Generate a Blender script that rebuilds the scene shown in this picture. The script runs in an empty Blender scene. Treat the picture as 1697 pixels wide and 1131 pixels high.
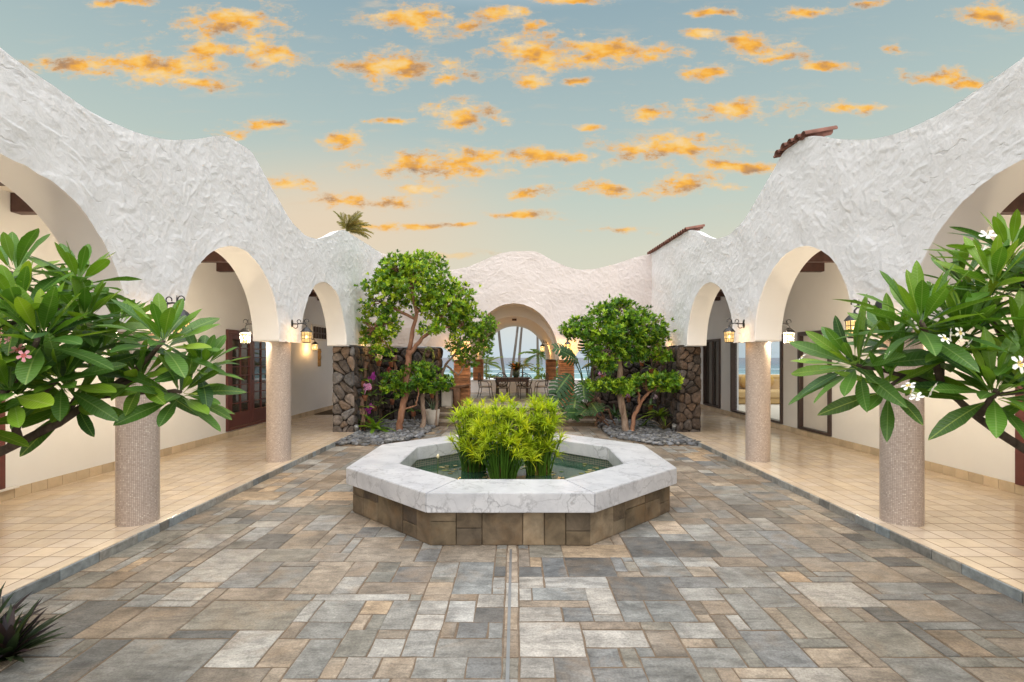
import bpy, bmesh, math, random
import numpy as np
from mathutils import Vector, Matrix, noise as mn
R = math.radians
random.seed(11)
np.random.seed(11)
S = bpy.context.scene
COL = S.collection

# ------------------------------------------------------------------ camera
cam = bpy.data.cameras.new('camera'); cam_o = bpy.data.objects.new('camera', cam); COL.objects.link(cam_o)
cam.lens = 18.03; cam.sensor_width = 36; cam.sensor_fit = 'HORIZONTAL'
cam.shift_x = -0.0038; cam.shift_y = 0.0162
cam.clip_start = 0.05; cam.clip_end = 30000
cam_o.location = (0, 0, 1.75); cam_o.rotation_euler = (R(90), 0, 0)
S.camera = cam_o
F, CX, CY, EYE = 850.0, 855.0, 593.0, 1.75

# ------------------------------------------------------------------ view
S.render.engine = 'CYCLES'
S.cycles.use_denoising = True
S.cycles.max_bounces = 8; S.cycles.diffuse_bounces = 5; S.cycles.glossy_bounces = 3
S.cycles.transparent_max_bounces = 12
S.cycles.sample_clamp_indirect = 6
S.view_settings.view_transform = 'Standard'; S.view_settings.look = 'None'
S.view_settings.exposure = EXPO = 1.10; S.view_settings.gamma = 1
S.view_settings.use_curve_mapping = False

def lin(r, g, b):
    f = lambda c: (c/255/12.92) if c/255 <= .04045 else ((c/255+.055)/1.055)**2.4
    return (f(r), f(g), f(b), 1)

# ------------------------------------------------------------------ world: dusk sky with lit clouds
W = bpy.data.worlds.new('World'); S.world = W; W.use_nodes = True
def build_world():
    nt = W.node_tree; N = nt.nodes; L = nt.links; N.clear()
    def nd(t, **k):
        n = N.new(t)
        for a, b in k.items(): setattr(n, a, b)
        return n
    def mth(op, a, b=None, c=None, clamp=False):
        n = nd('ShaderNodeMath', operation=op, use_clamp=clamp)
        for i, v in enumerate((a, b, c)):
            if v is None: continue
            if isinstance(v, (int, float)): n.inputs[i].default_value = v
            else: L.new(v, n.inputs[i])
        return n.outputs[0]
    def ramp(fac, stops, interp='EASE'):
        n = nd('ShaderNodeValToRGB'); n.color_ramp.interpolation = interp
        e = n.color_ramp.elements
        while len(e) < len(stops): e.new(.5)
        for q, (p, c) in zip(e, stops): q.position = p; q.color = c
        L.new(fac, n.inputs[0]); return n.outputs[0]
    def mix(f, a, b, mode='MIX'):
        n = nd('ShaderNodeMix', data_type='RGBA', blend_type=mode, clamp_factor=True)
        for s, v in ((n.inputs[0], f), (n.inputs[6], a), (n.inputs[7], b)):
            if isinstance(v, (int, float)): s.default_value = v
            elif isinstance(v, tuple): s.default_value = v
            else: L.new(v, s)
        return n.outputs[2]
    k = 2 ** -EXPO
    tc = nd('ShaderNodeTexCoord')
    sp = nd('ShaderNodeSeparateXYZ'); L.new(tc.outputs['Generated'], sp.inputs[0])
    x, y, z = sp.outputs
    ay = mth('MAXIMUM', mth('ABSOLUTE', y), .03)
    u = mth('DIVIDE', x, ay); v = mth('DIVIDE', z, ay)
    def c3(r, g, b, m=1):
        c = lin(r, g, b); return (c[0]*k*m, c[1]*k*m, c[2]*k*m, 1)
    zz = mth('MAXIMUM', z, 0)
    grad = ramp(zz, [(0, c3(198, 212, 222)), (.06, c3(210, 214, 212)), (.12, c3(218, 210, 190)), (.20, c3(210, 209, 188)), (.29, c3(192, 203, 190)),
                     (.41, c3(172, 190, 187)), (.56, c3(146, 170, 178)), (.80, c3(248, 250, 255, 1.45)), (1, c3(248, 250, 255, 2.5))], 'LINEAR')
    sky = nd('ShaderNodeTexSky', sky_type='NISHITA', sun_disc=False, sun_elevation=R(48), sun_rotation=R(180))
    vs = nd('ShaderNodeVectorMath', operation='SCALE'); L.new(sky.outputs[0], vs.inputs[0]); vs.inputs['Scale'].default_value = .004
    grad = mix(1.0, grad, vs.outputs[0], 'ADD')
    gl = nd('ShaderNodeVectorMath', operation='MULTIPLY_ADD'); cP = nd('ShaderNodeCombineXYZ'); L.new(u, cP.inputs[0]); L.new(v, cP.inputs[1]); L.new(cP.outputs[0], gl.inputs[0])
    gl.inputs[1].default_value = (1/.55, 1/.20, 0); gl.inputs[2].default_value = (.38/.55, -.26/.20, 0)
    gn = nd('ShaderNodeVectorMath', operation='LENGTH'); L.new(gl.outputs[0], gn.inputs[0])
    gm = nd('ShaderNodeMapRange', interpolation_type='SMOOTHSTEP'); L.new(gn.outputs['Value'], gm.inputs[0]); gm.inputs[1].default_value = 1; gm.inputs[2].default_value = 0; gm.inputs[3].default_value = 0; gm.inputs[4].default_value = .75
    grad = mix(gm.outputs[0], grad, c3(238, 212, 182))
    # cloud banks, placed by direction (u = x/y, v = z/y)
    P = nd('ShaderNodeCombineXYZ'); L.new(u, P.inputs[0]); L.new(v, P.inputs[1])
    sc = nd('ShaderNodeVectorMath', operation='MULTIPLY'); L.new(P.outputs[0], sc.inputs[0]); sc.inputs[1].default_value = (1, 2.0, 1)
    n1 = nd('ShaderNodeTexNoise'); n1.inputs['Scale'].default_value = 17; n1.inputs['Detail'].default_value = 12; n1.inputs['Roughness'].default_value = .72
    L.new(sc.outputs[0], n1.inputs['Vector'])
    n2 = nd('ShaderNodeTexNoise'); n2.inputs['Scale'].default_value = 5; n2.inputs['Detail'].default_value = 3
    L.new(sc.outputs[0], n2.inputs['Vector'])
    wv = nd('ShaderNodeVectorMath', operation='MULTIPLY_ADD'); L.new(n2.outputs['Color'], wv.inputs[0]); wv.inputs[1].default_value = (.15, .06, 0)
    off = nd('ShaderNodeVectorMath', operation='SUBTRACT'); L.new(P.outputs[0], off.inputs[0]); off.inputs[1].default_value = (.075, .03, 0)
    L.new(off.outputs[0], wv.inputs[2])
    blobs = [(120,108,75,15),(265,112,115,27),(345,140,60,16),(385,45,95,28),(455,95,50,22),(365,88,60,12),(205,2,55,8),
      (440,205,55,9),(375,215,32,9),(690,35,78,27),(785,42,38,11),(840,20,42,14),(895,45,25,8),(655,113,105,21),(740,130,32,11),
      (770,195,62,22),(640,195,40,6),(573,230,32,14),(895,95,100,30),(1015,92,100,24),(870,135,32,12),(955,140,38,6),
      (1215,178,105,17),(1080,187,55,11),(980,205,32,6),(1250,68,62,15),(1290,90,55,9),(1180,118,48,12),(1350,108,52,7),(1150,55,38,8),
      (1640,32,65,17),(1560,128,75,11),(1612,142,32,12),(1420,180,42,9),(1340,20,52,8),(1455,5,52,8),(1480,85,20,8),
      (1110,242,110,20),(1040,245,42,18),(900,266,95,13),(735,272,115,23),(1135,305,65,15),(1005,313,58,11),(880,320,37,8),(875,352,65,9),
      (480,300,58,9),(565,325,52,11),(650,335,45,13),(690,312,32,7),(700,372,55,6),(775,375,22,6),(620,375,42,5),(1035,379,62,5),(745,425,60,4),
      (1215,270,62,9),(1180,20,60,7),(950,5,60,7),(-260,150,160,26),(-420,60,120,20),(1960,80,150,22),(2200,200,160,20),(300,-160,200,40),(900,-220,220,40),(1500,-180,180,36)]
    cur = None
    for (bx, by, ra, rb) in blobs:
        a, b = ra/850*1.27, rb/850*1.42
        q = nd('ShaderNodeVectorMath', operation='MULTIPLY_ADD'); L.new(wv.outputs[0], q.inputs[0])
        uu, vv = (bx-855)/850, (593-by)/850
        q.inputs[1].default_value = (1/a, 1/b, 0); q.inputs[2].default_value = (-uu/a, -vv/b, 0)
        ln = nd('ShaderNodeVectorMath', operation='LENGTH'); L.new(q.outputs[0], ln.inputs[0])
        cur = ln.outputs['Value'] if cur is None else mth('MINIMUM', cur, ln.outputs['Value'])
    core = mth('SUBTRACT', 1.0, cur)                       # 1 in the middle, <0 outside
    core = mth('MAXIMUM', core, -.6)
    dens = mth('ADD', mth('MULTIPLY', core, 1.0), mth('MULTIPLY', mth('SUBTRACT', n1.outputs['Fac'], .5), 3.6))
    mr = nd('ShaderNodeMapRange', interpolation_type='SMOOTHSTEP'); L.new(dens, mr.inputs[0]); mr.inputs[1].default_value = -.05; mr.inputs[2].default_value = .80
    fade = nd('ShaderNodeMapRange'); L.new(v, fade.inputs[0]); fade.inputs[1].default_value = .14; fade.inputs[2].default_value = .26
    dmask = mth('MULTIPLY', mth('MULTIPLY', mr.outputs[0], fade.outputs[0]), .95)
    vm_ = nd('ShaderNodeVectorMath', operation='MULTIPLY'); L.new(P.outputs[0], vm_.inputs[0]); vm_.inputs[1].default_value = (3.2, 17, 1)
    n4 = nd('ShaderNodeTexNoise'); n4.inputs['Scale'].default_value = 2.6; n4.inputs['Detail'].default_value = 9; n4.inputs['Roughness'].default_value = .62; L.new(vm_.outputs[0], n4.inputs['Vector'])
    veil = nd('ShaderNodeMapRange', interpolation_type='SMOOTHSTEP'); L.new(n4.outputs['Fac'], veil.inputs[0]); veil.inputs[1].default_value = .53; veil.inputs[2].default_value = .78
    vcore = nd('ShaderNodeMapRange'); L.new(core, vcore.inputs[0]); vcore.inputs[1].default_value = -.6; vcore.inputs[2].default_value = .3; vcore.inputs[3].default_value = .25
    veil = mth('MULTIPLY', mth('MULTIPLY', veil.outputs[0], vcore.outputs[0]), mth('MULTIPLY', fade.outputs[0], .75))
    grad = mix(veil, grad, c3(226, 204, 176))
    n3 = nd('ShaderNodeTexNoise'); n3.inputs['Scale'].default_value = 16; n3.inputs['Detail'].default_value = 7
    s3 = nd('ShaderNodeVectorMath', operation='ADD'); L.new(sc.outputs[0], s3.inputs[0]); s3.inputs[1].default_value = (3.1, .06, 7)
    L.new(s3.outputs[0], n3.inputs['Vector'])
    ccol = ramp(n3.outputs['Fac'], [(.28, c3(146, 126, 112)), (.40, c3(200, 146, 88)), (.49, c3(250, 178, 58)), (.57, c3(252, 200, 104)), (.70, c3(246, 220, 176))], 'LINEAR')
    thick = nd('ShaderNodeMapRange', interpolation_type='SMOOTHSTEP'); L.new(dens, thick.inputs[0]); thick.inputs[1].default_value = .08; thick.inputs[2].default_value = .95
    ccol = mix(thick.outputs[0], c3(236, 205, 166), ccol)
    out = mix(dmask, grad, ccol)
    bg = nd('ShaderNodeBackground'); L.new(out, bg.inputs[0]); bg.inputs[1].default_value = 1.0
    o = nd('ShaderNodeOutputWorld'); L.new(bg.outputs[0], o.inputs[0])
build_world()
W.cycles.sampling_method = 'MANUAL'; W.cycles.sample_map_resolution = 512

sun = bpy.data.lights.new('sun', 'SUN'); sun.energy = 1.5; sun.angle = R(90); sun.color = (1, .95, .9)
sun_o = bpy.data.objects.new('sun', sun); COL.objects.link(sun_o); sun_o.rotation_euler = (R(42), 0, 0)   # soft overcast light from high behind the camera

# ------------------------------------------------------------------ helpers
def tag(o, label=None, cat=None, group=None, kind=None):
    if label: o['label'] = label
    if cat: o['category'] = cat
    if group: o['group'] = group
    if kind: o['kind'] = kind
    return o
def empty(name, loc=(0, 0, 0), label=None, cat=None, group=None):
    o = bpy.data.objects.new(name, None); COL.objects.link(o); o.location = loc; o.empty_display_size = .1
    return tag(o, label, cat, group)
class MB:
    def __init__(s): s.v = []; s.f = []; s.c = []; s.uv = []; s.m = []
    def add(s, vs, fs, col=None, uv=None, mi=0):
        b = len(s.v); s.v += [tuple(p) for p in vs]
        s.f += [tuple(i+b for i in f) for f in fs]
        s.c += [col or (1, 1, 1, 1)]*len(fs); s.m += [mi]*len(fs)
        s.uv += list(uv) if uv else [(0, 0)]*len(vs)
        return s
    def box(s, x0, x1, y0, y1, z0, z1, col=None, bev=0, mi=0):
        if x0 > x1: x0, x1 = x1, x0
        if y0 > y1: y0, y1 = y1, y0
        if bev:
            bm = bmesh.new(); bmesh.ops.create_cube(bm, size=1)
            for v in bm.verts: v.co = ((x0+x1)/2+v.co.x*(x1-x0), (y0+y1)/2+v.co.y*(y1-y0), (z0+z1)/2+v.co.z*(z1-z0))
            bmesh.ops.bevel(bm, geom=bm.edges[:], offset=bev, segments=1, affect='EDGES')
            bm.verts.index_update()
            s.add([v.co[:] for v in bm.verts], [[v.index for v in f.verts] for f in bm.faces], col, mi=mi); bm.free(); return s
        vs = [(x, y, z) for x in (x0, x1) for y in (y0, y1) for z in (z0, z1)]
        return s.add(vs, [(0,1,3,2),(4,6,7,5),(0,4,5,1),(2,3,7,6),(0,2,6,4),(1,5,7,3)], col, mi=mi)
    def tube(s, pts, rad, n=8, col=None, cap=True, closed=False, mi=0):
        pts = [Vector(p) for p in pts]; m = len(pts)
        if isinstance(rad, (int, float)): rad = [rad]*m
        vs = []; up = Vector((0, 0, 1)); u = None
        for i, p in enumerate(pts):
            if closed: t = pts[(i+1) % m]-pts[i-1]
            else: t = pts[min(i+1, m-1)]-pts[max(i-1, 0)]
            t.normalize()
            if u is None:
                u = t.cross(up)
                if u.length < .05: u = t.cross(Vector((1, 0, 0)))
            u = (u - t*u.dot(t)); u.normalize(); w = t.cross(u)
            for k in range(n):
                a = 2*math.pi*k/n; vs.append(p+(u*math.cos(a)+w*math.sin(a))*rad[i])
        fs = []
        for i in range(m if closed else m-1):
            j = (i+1) % m
            for k in range(n): fs.append((i*n+k, i*n+(k+1) % n, j*n+(k+1) % n, j*n+k))
        if cap and not closed: fs += [tuple(range(n))[::-1], tuple(range((m-1)*n, m*n))]
        return s.add(vs, fs, col, mi=mi)
    def lathe(s, prof, cx=0, cy=0, n=24, col=None, cap=True, mi=0):
        vs = []; 
        for r, z in prof:
            for k in range(n):
                a = 2*math.pi*k/n; vs.append((cx+r*math.cos(a), cy+r*math.sin(a), z))
        fs = [(i*n+k, i*n+(k+1) % n, (i+1)*n+(k+1) % n, (i+1)*n+k) for i in range(len(prof)-1) for k in range(n)]
        if cap: fs += [tuple(range(n))[::-1], tuple(range((len(prof)-1)*n, len(prof)*n))]
        return s.add(vs, fs, col, mi=mi)
    def ball(s, c, r, col=None, sub=1, mi=0):
        bm = bmesh.new(); bmesh.ops.create_icosphere(bm, subdivisions=sub, radius=1)
        if isinstance(r, (int, float)): r = (r, r, r)
        bm.verts.index_update()
        s.add([(c[0]+v.co.x*r[0], c[1]+v.co.y*r[1], c[2]+v.co.z*r[2]) for v in bm.verts], [[v.index for v in f.verts] for f in bm.faces], col, mi=mi); bm.free(); return s
    def xf(s, M, start=0):
        for i in range(start, len(s.v)): s.v[i] = tuple(M @ Vector(s.v[i]))
        return s
    def mesh(s, name, smooth=False):
        me = bpy.data.meshes.new(name); me.from_pydata(s.v, [], s.f); 
        at = me.color_attributes.new('Col', 'FLOAT_COLOR', 'CORNER')
        lt = np.array([len(f) for f in s.f]); cols = np.repeat(np.array(s.c, dtype=np.float32).reshape(-1, 4), lt, axis=0)
        at.data.foreach_set('color', cols.ravel())
        uvl = me.uv_layers.new(name='UVMap'); idx = np.fromiter((i for f in s.f for i in f), dtype=np.int64)
        uvl.data.foreach_set('uv', np.array(s.uv, dtype=np.float32)[idx].ravel())
        me.polygons.foreach_set('material_index', np.array(s.m, dtype=np.int32))
        if smooth: me.polygons.foreach_set('use_smooth', np.ones(len(s.f), dtype=bool))
        me.update(); return me
def world_loc(o):
    return o.location.copy() if o.parent is None else world_loc(o.parent)+o.matrix_parent_inverse.translation+o.location
def obj(name, mb, mat, parent=None, smooth=False, local=False, **t):
    me = mb.mesh(name, smooth) if isinstance(mb, MB) else mb
    if isinstance(mb, MB):
        for m in (mat if isinstance(mat, (list, tuple)) else [mat]): me.materials.append(m)
    o = bpy.data.objects.new(name, me); COL.objects.link(o)
    if parent:
        o.parent = parent
        if not local: o.matrix_parent_inverse = Matrix.Translation(-world_loc(parent))
    return tag(o, **t)
def npmesh(name, v, f, mat, cols=None, parent=None, smooth=False):
    """big triangle meshes from numpy arrays"""
    me = bpy.data.meshes.new(name); nv, nf = len(v), len(f); k = f.shape[1]
    me.vertices.add(nv); me.vertices.foreach_set('co', v.astype(np.float32).ravel())
    me.loops.add(nf*k); me.loops.foreach_set('vertex_index', f.astype(np.int32).ravel())
    me.polygons.add(nf); me.polygons.foreach_set('loop_start', np.arange(0, nf*k, k, dtype=np.int32))
    me.update(calc_edges=True)
    if cols is not None:
        at = me.color_attributes.new('Col', 'FLOAT_COLOR', 'CORNER'); at.data.foreach_set('color', np.repeat(cols.astype(np.float32), k, axis=0).ravel())
    if smooth: me.polygons.foreach_set('use_smooth', np.ones(nf, dtype=bool))
    me.materials.append(mat); me.validate()
    o = bpy.data.objects.new(name, me); COL.objects.link(o)
    if parent: o.parent = parent
    return o
def copy_tree(o, parent=None):
    c = o.copy(); COL.objects.link(c)
    if parent: c.parent = parent
    for ch in list(o.children): copy_tree(ch, c)
    return c
def px(x, y, d): return Vector(((x-CX)/F*d, d, EYE+(CY-y)/F*d))      # a point of the place, from where it is seen and how far away it stands

# ------------------------------------------------------------------ materials
class MT:
    def __init__(s, name, rough=.6, spec=.4, metal=0, coat=0):
        s.m = bpy.data.materials.new(name); s.m.use_nodes = True; s.t = s.m.node_tree; s.N = s.t.nodes; s.L = s.t.links
        s.b = s.N['Principled BSDF']; s.b.inputs['Roughness'].default_value = rough
        s.b.inputs['Specular IOR Level'].default_value = spec; s.b.inputs['Metallic'].default_value = metal
        s.b.inputs['Coat Weight'].default_value = coat
        s._tc = None
    def nd(s, t, ins=None, **k):
        n = s.N.new(t)
        for a, b in k.items(): setattr(n, a, b)
        for a, b in (ins or {}).items(): s.put(n.inputs[a], b)
        return n
    def put(s, sock, v):
        if isinstance(v, bpy.types.NodeSocket): s.L.new(v, sock)
        else: sock.default_value = v
    def co(s, scale=None, rot=None, kind='Object'):
        if s._tc is None: s._tc = s.nd('ShaderNodeTexCoord')
        o = s._tc.outputs[kind]
        if scale is None and rot is None: return o
        m = s.nd('ShaderNodeMapping'); s.L.new(o, m.inputs[0])
        if scale: m.inputs['Scale'].default_value = scale
        if rot: m.inputs['Rotation'].default_value = rot
        return m.outputs[0]
    def pos(s):
        return s.nd('ShaderNodeNewGeometry').outputs['Position']
    def noise(s, scale, detail=4, rough=.55, vec=None, dist=0, col=False):
        n = s.nd('ShaderNodeTexNoise', {'Scale': scale, 'Detail': detail, 'Roughness': rough, 'Distortion': dist})
        s.L.new(vec if vec is not None else s.co(), n.inputs['Vector']); return n.outputs['Color' if col else 'Fac']
    def voro(s, scale, feature='F1', vec=None, out='Distance', rnd=1):
        n = s.nd('ShaderNodeTexVoronoi', {'Scale': scale, 'Randomness': rnd}, feature=feature); s.L.new(vec if vec is not None else s.co(), n.inputs['Vector']); return n.outputs[out]
    def math(s, op, a, b=0.0, c=0.0, clamp=False):
        n = s.nd('ShaderNodeMath', operation=op, use_clamp=clamp)
        for i, q in enumerate((a, b, c)): s.put(n.inputs[i], q)
        return n.outputs[0]
    def vm(s, op, a, b=(0, 0, 0), c=(0, 0, 0)):
        n = s.nd('ShaderNodeVectorMath', operation=op); s.put(n.inputs[0], a)
        s.put(n.inputs[1], b)
        if op == 'MULTIPLY_ADD': s.put(n.inputs[2], c)
        return n.outputs['Value' if op in ('DOT_PRODUCT', 'LENGTH', 'DISTANCE') else 'Vector']
    def ramp(s, fac, stops, interp='LINEAR'):
        n = s.nd('ShaderNodeValToRGB'); n.color_ramp.interpolation = interp; e = n.color_ramp.elements
        while len(e) < len(stops): e.new(.5)
        for q, (p, c) in zip(e, stops): q.position = p; q.color = c if isinstance(c, tuple) else (c, c, c, 1)
        s.L.new(fac, n.inputs[0]); return n.outputs[0]
    def mix(s, f, a, b, mode='MIX'):
        n = s.nd('ShaderNodeMix', data_type='RGBA', blend_type=mode)
        for q, v in ((n.inputs[0], f), (n.inputs[6], a), (n.inputs[7], b)): s.put(q, v)
        return n.outputs[2]
    def attr(s, name='Col'): return s.nd('ShaderNodeAttribute', attribute_name=name).outputs['Color']
    def color(s, c): s.put(s.b.inputs['Base Color'], c); return s
    def roughness(s, c): s.put(s.b.inputs['Roughness'], c); return s
    def bump(s, h, strength=.5, dist=.01):
        n = s.nd('ShaderNodeBump', {'Strength': strength, 'Distance': dist}); s.L.new(h, n.inputs['Height'])
        if s.b.inputs['Normal'].is_linked: s.L.new(s.b.inputs['Normal'].links[0].from_socket, n.inputs['Normal'])
        s.L.new(n.outputs[0], s.b.inputs['Normal']); return s
def g(v): return (v, v, v, 1)
M = {}
def simple(name, c, rough=.6, spec=.4, metal=0, var=.12, nscale=6, bump=0, bscale=40, coat=0):
    m = MT(name, rough, spec, metal, coat); n = m.noise(nscale, 5)
    m.color(m.ramp(n, [(.25, (c[0]*(1-var), c[1]*(1-var), c[2]*(1-var), 1)), (.75, (min(1, c[0]*(1+var)), min(1, c[1]*(1+var)), min(1, c[2]*(1+var)), 1))]))
    if bump: m.bump(m.noise(bscale, 5), bump, .004)
    M[name] = m.m; return m.m

def stucco(name, c, s1, strength, dirt_shade):
    m = MT(name, .85, .2); p = m.pos()
    w = m.vm('MULTIPLY_ADD', m.noise(3.2, 3, vec=p, col=True), (.26, .26, .26), p)
    nz = m.noise(11, 6, vec=w)
    # short gouges left by the trowel
    rt = m.nd('ShaderNodeMapping', {'Rotation': (R(38), 0, R(0)), 'Scale': (2.5, 2.5, 12)}); m.L.new(w, rt.inputs[0])
    gz = m.noise(1.5, 2, .5, vec=rt.outputs[0])
    gouge = m.ramp(gz, [(.675, 0.0), (.71, 1.0)])
    h = nz
    h = m.math('SUBTRACT', h, m.math('MULTIPLY', gouge, .22))
    m.bump(h, strength, .022)
    stain = m.ramp(m.noise(1.1, 6, .6, vec=p), [(.42, 0.0), (.75, 1.0)])
    col = m.mix(m.math('MULTIPLY', stain, .04), c, dirt_shade)
    col = m.mix(m.math('MULTIPLY', gouge, .22), col, dirt_shade)  # gouges tinted darker, for the shadow in them as well as dirt
    m.color(col); M[name] = m.m
stucco('white_stucco', (.86, .855, .875, 1), 3.6, .7, (.36, .33, .33, 1))
stucco('cream_stucco', (.68, .615, .60, 1), 3.0, .7, (.36, .30, .28, 1))
simple('smooth_plaster', (.79, .785, .79), .8, .2, var=.03, nscale=2, bump=.06, bscale=25)
simple('corridor_plaster', (.80, .795, .805), .8, .2, var=.03, nscale=1.5, bump=.05, bscale=30)
simple('vault_plaster', (.72, .66, .60), .8, .2, var=.04, nscale=2, bump=.06, bscale=25)
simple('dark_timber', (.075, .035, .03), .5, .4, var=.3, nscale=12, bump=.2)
simple('maroon_paint', (.115, .035, .032), .35, .5, var=.1, nscale=10)
simple('dark_frame', (.06, .04, .038), .35, .5, var=.15)
simple('iron', (.06, .06, .065), .5, .5, .6, var=.3, nscale=40)
simple('black_iron', (.02, .018, .018), .45, .5, .3, var=.3, nscale=40)
simple('ceiling_board', (.80, .75, .68), .8, .2, var=.05)
simple('mortar', (.17, .13, .095), .95, .1, var=.3, nscale=20, bump=.5, bscale=90)
simple('dark_mortar', (.035, .03, .028), .95, .1, var=.4, nscale=20, bump=.5)
simple('grout', (.10, .055, .03), .9, .1, var=.2, nscale=15)
simple('white_panel', (.74, .71, .68), .6, .3, var=.03)
simple('terracotta', (.22, .105, .08), .8, .2, var=.3, nscale=8, bump=.3)
simple('clay_pot', (.36, .15, .09), .85, .2, var=.25, nscale=12, bump=.2)
simple('pale_pot', (.58, .54, .50), .75, .2, var=.08, nscale=12, bump=.1)
simple('sofa_fabric', (.46, .31, .14), .9, .1, var=.08, nscale=8, bump=.2, bscale=150)
simple('cushion_fabric', (.50, .31, .09), .9, .1, var=.15, nscale=20, bump=.2, bscale=150)
simple('room_wall', (.60, .54, .45), .8, .2, var=.03)
simple('cushion_pale', (.45, .40, .34), .9, .1, var=.1)
simple('sand', (.42, .36, .26), .95, .1, var=.2, nscale=3, bump=.3)
simple('table_wood', (.12, .07, .05), .45, .4, var=.3, nscale=10)
simple('rough_wood', (.16, .085, .05), .75, .2, var=.4, nscale=9, bump=.5, bscale=25)
simple('grey_metal', (.35, .36, .37), .4, .5, .7, var=.1)
simple('driftwood', (.20, .12, .085), .85, .2, var=.4, nscale=14, bump=.7, bscale=40)
simple('carved_wood', (.38, .24, .10), .6, .3, var=.35, nscale=25, bump=.5, bscale=60)
simple('soil', (.03, .025, .022), .95, .1, var=.3)
simple('mat_fibre', (.10, .075, .05), .95, .1, var=.4, nscale=60, bump=.5, bscale=200)
simple('vase_glaze', (.05, .09, .06), .2, .5, var=.3)
simple('pale_counter', (.62, .58, .53), .8, .2, var=.08, nscale=6, bump=.2)

def attr_mat(name, rough=.7, spec=.3, n1=6, amp=.35, bump=.4, bs=30, coat=0, dist=.006, hue=None):
    m = MT(name, rough, spec, 0, coat); p = m.pos()
    n = m.noise(n1, 7, .62, vec=p, dist=.4); f = m.ramp(n, [(.25, g(1-amp)), (.75, g(1+amp))])
    c = m.mix(1.0, m.attr(), f, 'MULTIPLY')
    if hue:
        hn = m.noise(n1*.6, 4, .6, vec=m.vm('ADD', p, (3.7, 9.1, 2.2))); c = m.mix(m.math('MULTIPLY', m.ramp(hn, [(.5, g(0)), (.72, g(1))]), hue[1]), c, hue[0])
    m.color(c)
    if bump: m.bump(m.noise(bs, 6, .6, vec=p), bump, dist)
    M[name] = m; return m
m = MT('flagstone', .6, .4); p = m.pos(); a = m.attr()
q = m.vm('MULTIPLY_ADD', a, (61, 83, 97), p)
n_big = m.noise(1.9, 5, .6, vec=q, dist=.8); n_mid = m.noise(8, 8, .7, vec=q, dist=.5); n_fin = m.noise(70, 3, .7, vec=p)
st = m.nd('ShaderNodeMapping', {'Scale': (2.2, 7, 2)}); m.L.new(q, st.inputs[0]); n_str = m.noise(1.6, 7, .65, vec=st.outputs[0], dist=1.2)
c = m.mix(1.0, a, m.ramp(n_big, [(.3, g(.66)), (.7, g(1.36))]), 'MULTIPLY')
c = m.mix(1.0, c, m.ramp(n_mid, [(.28, g(.62)), (.5, g(1.0)), (.72, g(1.34))]), 'MULTIPLY')
c = m.mix(1.0, c, m.ramp(n_str, [(.36, g(.72)), (.5, g(1.02)), (.66, g(1.18))]), 'MULTIPLY')
hn = m.noise(1.7, 5, .6, vec=m.vm('ADD', q, (13, 5, 2)), dist=.6)
c = m.mix(m.math('MULTIPLY', m.ramp(hn, [(.52, g(0)), (.70, g(1))]), .45), c, (.33, .23, .14, 1))
c = m.mix(1.0, c, m.ramp(n_fin, [(.32, g(.70)), (.62, g(1.14))]), 'MULTIPLY')
dt = m.noise(.55, 4, .6, vec=p); c = m.mix(m.math('MULTIPLY', m.ramp(dt, [(.48, g(0)), (.75, g(1))]), .35), c, (.16, .125, .095, 1))
m.color(c); m.roughness(m.ramp(m.noise(3, 5, vec=q), [(.3, g(.36)), (.7, g(.72))]))
m.bump(m.math('ADD', m.math('MULTIPLY', n_mid, 1.0), m.math('MULTIPLY', n_str, .9)), .75, .014); m.bump(n_fin, .3, .003); M['flagstone'] = m.m
m = attr_mat('lava_stone', .85, .25, 9, .5, .8, 28, dist=.02); M['lava_stone'] = m.m
m = attr_mat('base_stone', .7, .3, 5, .6, .6, 25, hue=((.20, .11, .045, 1), .5)); M['base_stone'] = m.m
m = attr_mat('kerb_slate', .6, .35, 14, .4, .6, 30); M['kerb_slate'] = m.m
m = attr_mat('floor_tile', .2, .5, 7, .10, .10, 10, coat=.15, dist=.003, hue=((.55, .38, .22, 1), .22)); M['floor_tile'] = m.m
m = attr_mat('wood_slat', .5, .35, 8, .4, .3, 40); M['wood_slat'] = m.m
m = attr_mat('pebble', .6, .35, 9, .25, .2, 40); M['pebble'] = m.m
m = attr_mat('petal', .6, .3, 20, .08, 0); M['petal'] = m.m

def bark(name, c1, c2, sc=9):
    m = MT(name, .85, .2); v = m.co((1, 1, .25)); n = m.noise(sc, 7, .65, vec=v, dist=.6)
    m.color(m.ramp(n, [(.3, c1), (.7, c2)])); m.bump(m.noise(sc*2.2, 7, .7, vec=v), .8, .02); M[name] = m.m
bark('red_bark', (.20, .09, .055, 1), (.42, .24, .16, 1))
bark('pale_bark', (.16, .10, .075, 1), (.46, .36, .29, 1), 14)
bark('grey_bark', (.05, .038, .03, 1), (.15, .115, .09, 1), 12)
bark('palm_bark', (.075, .065, .06, 1), (.17, .15, .14, 1), 6)

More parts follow.
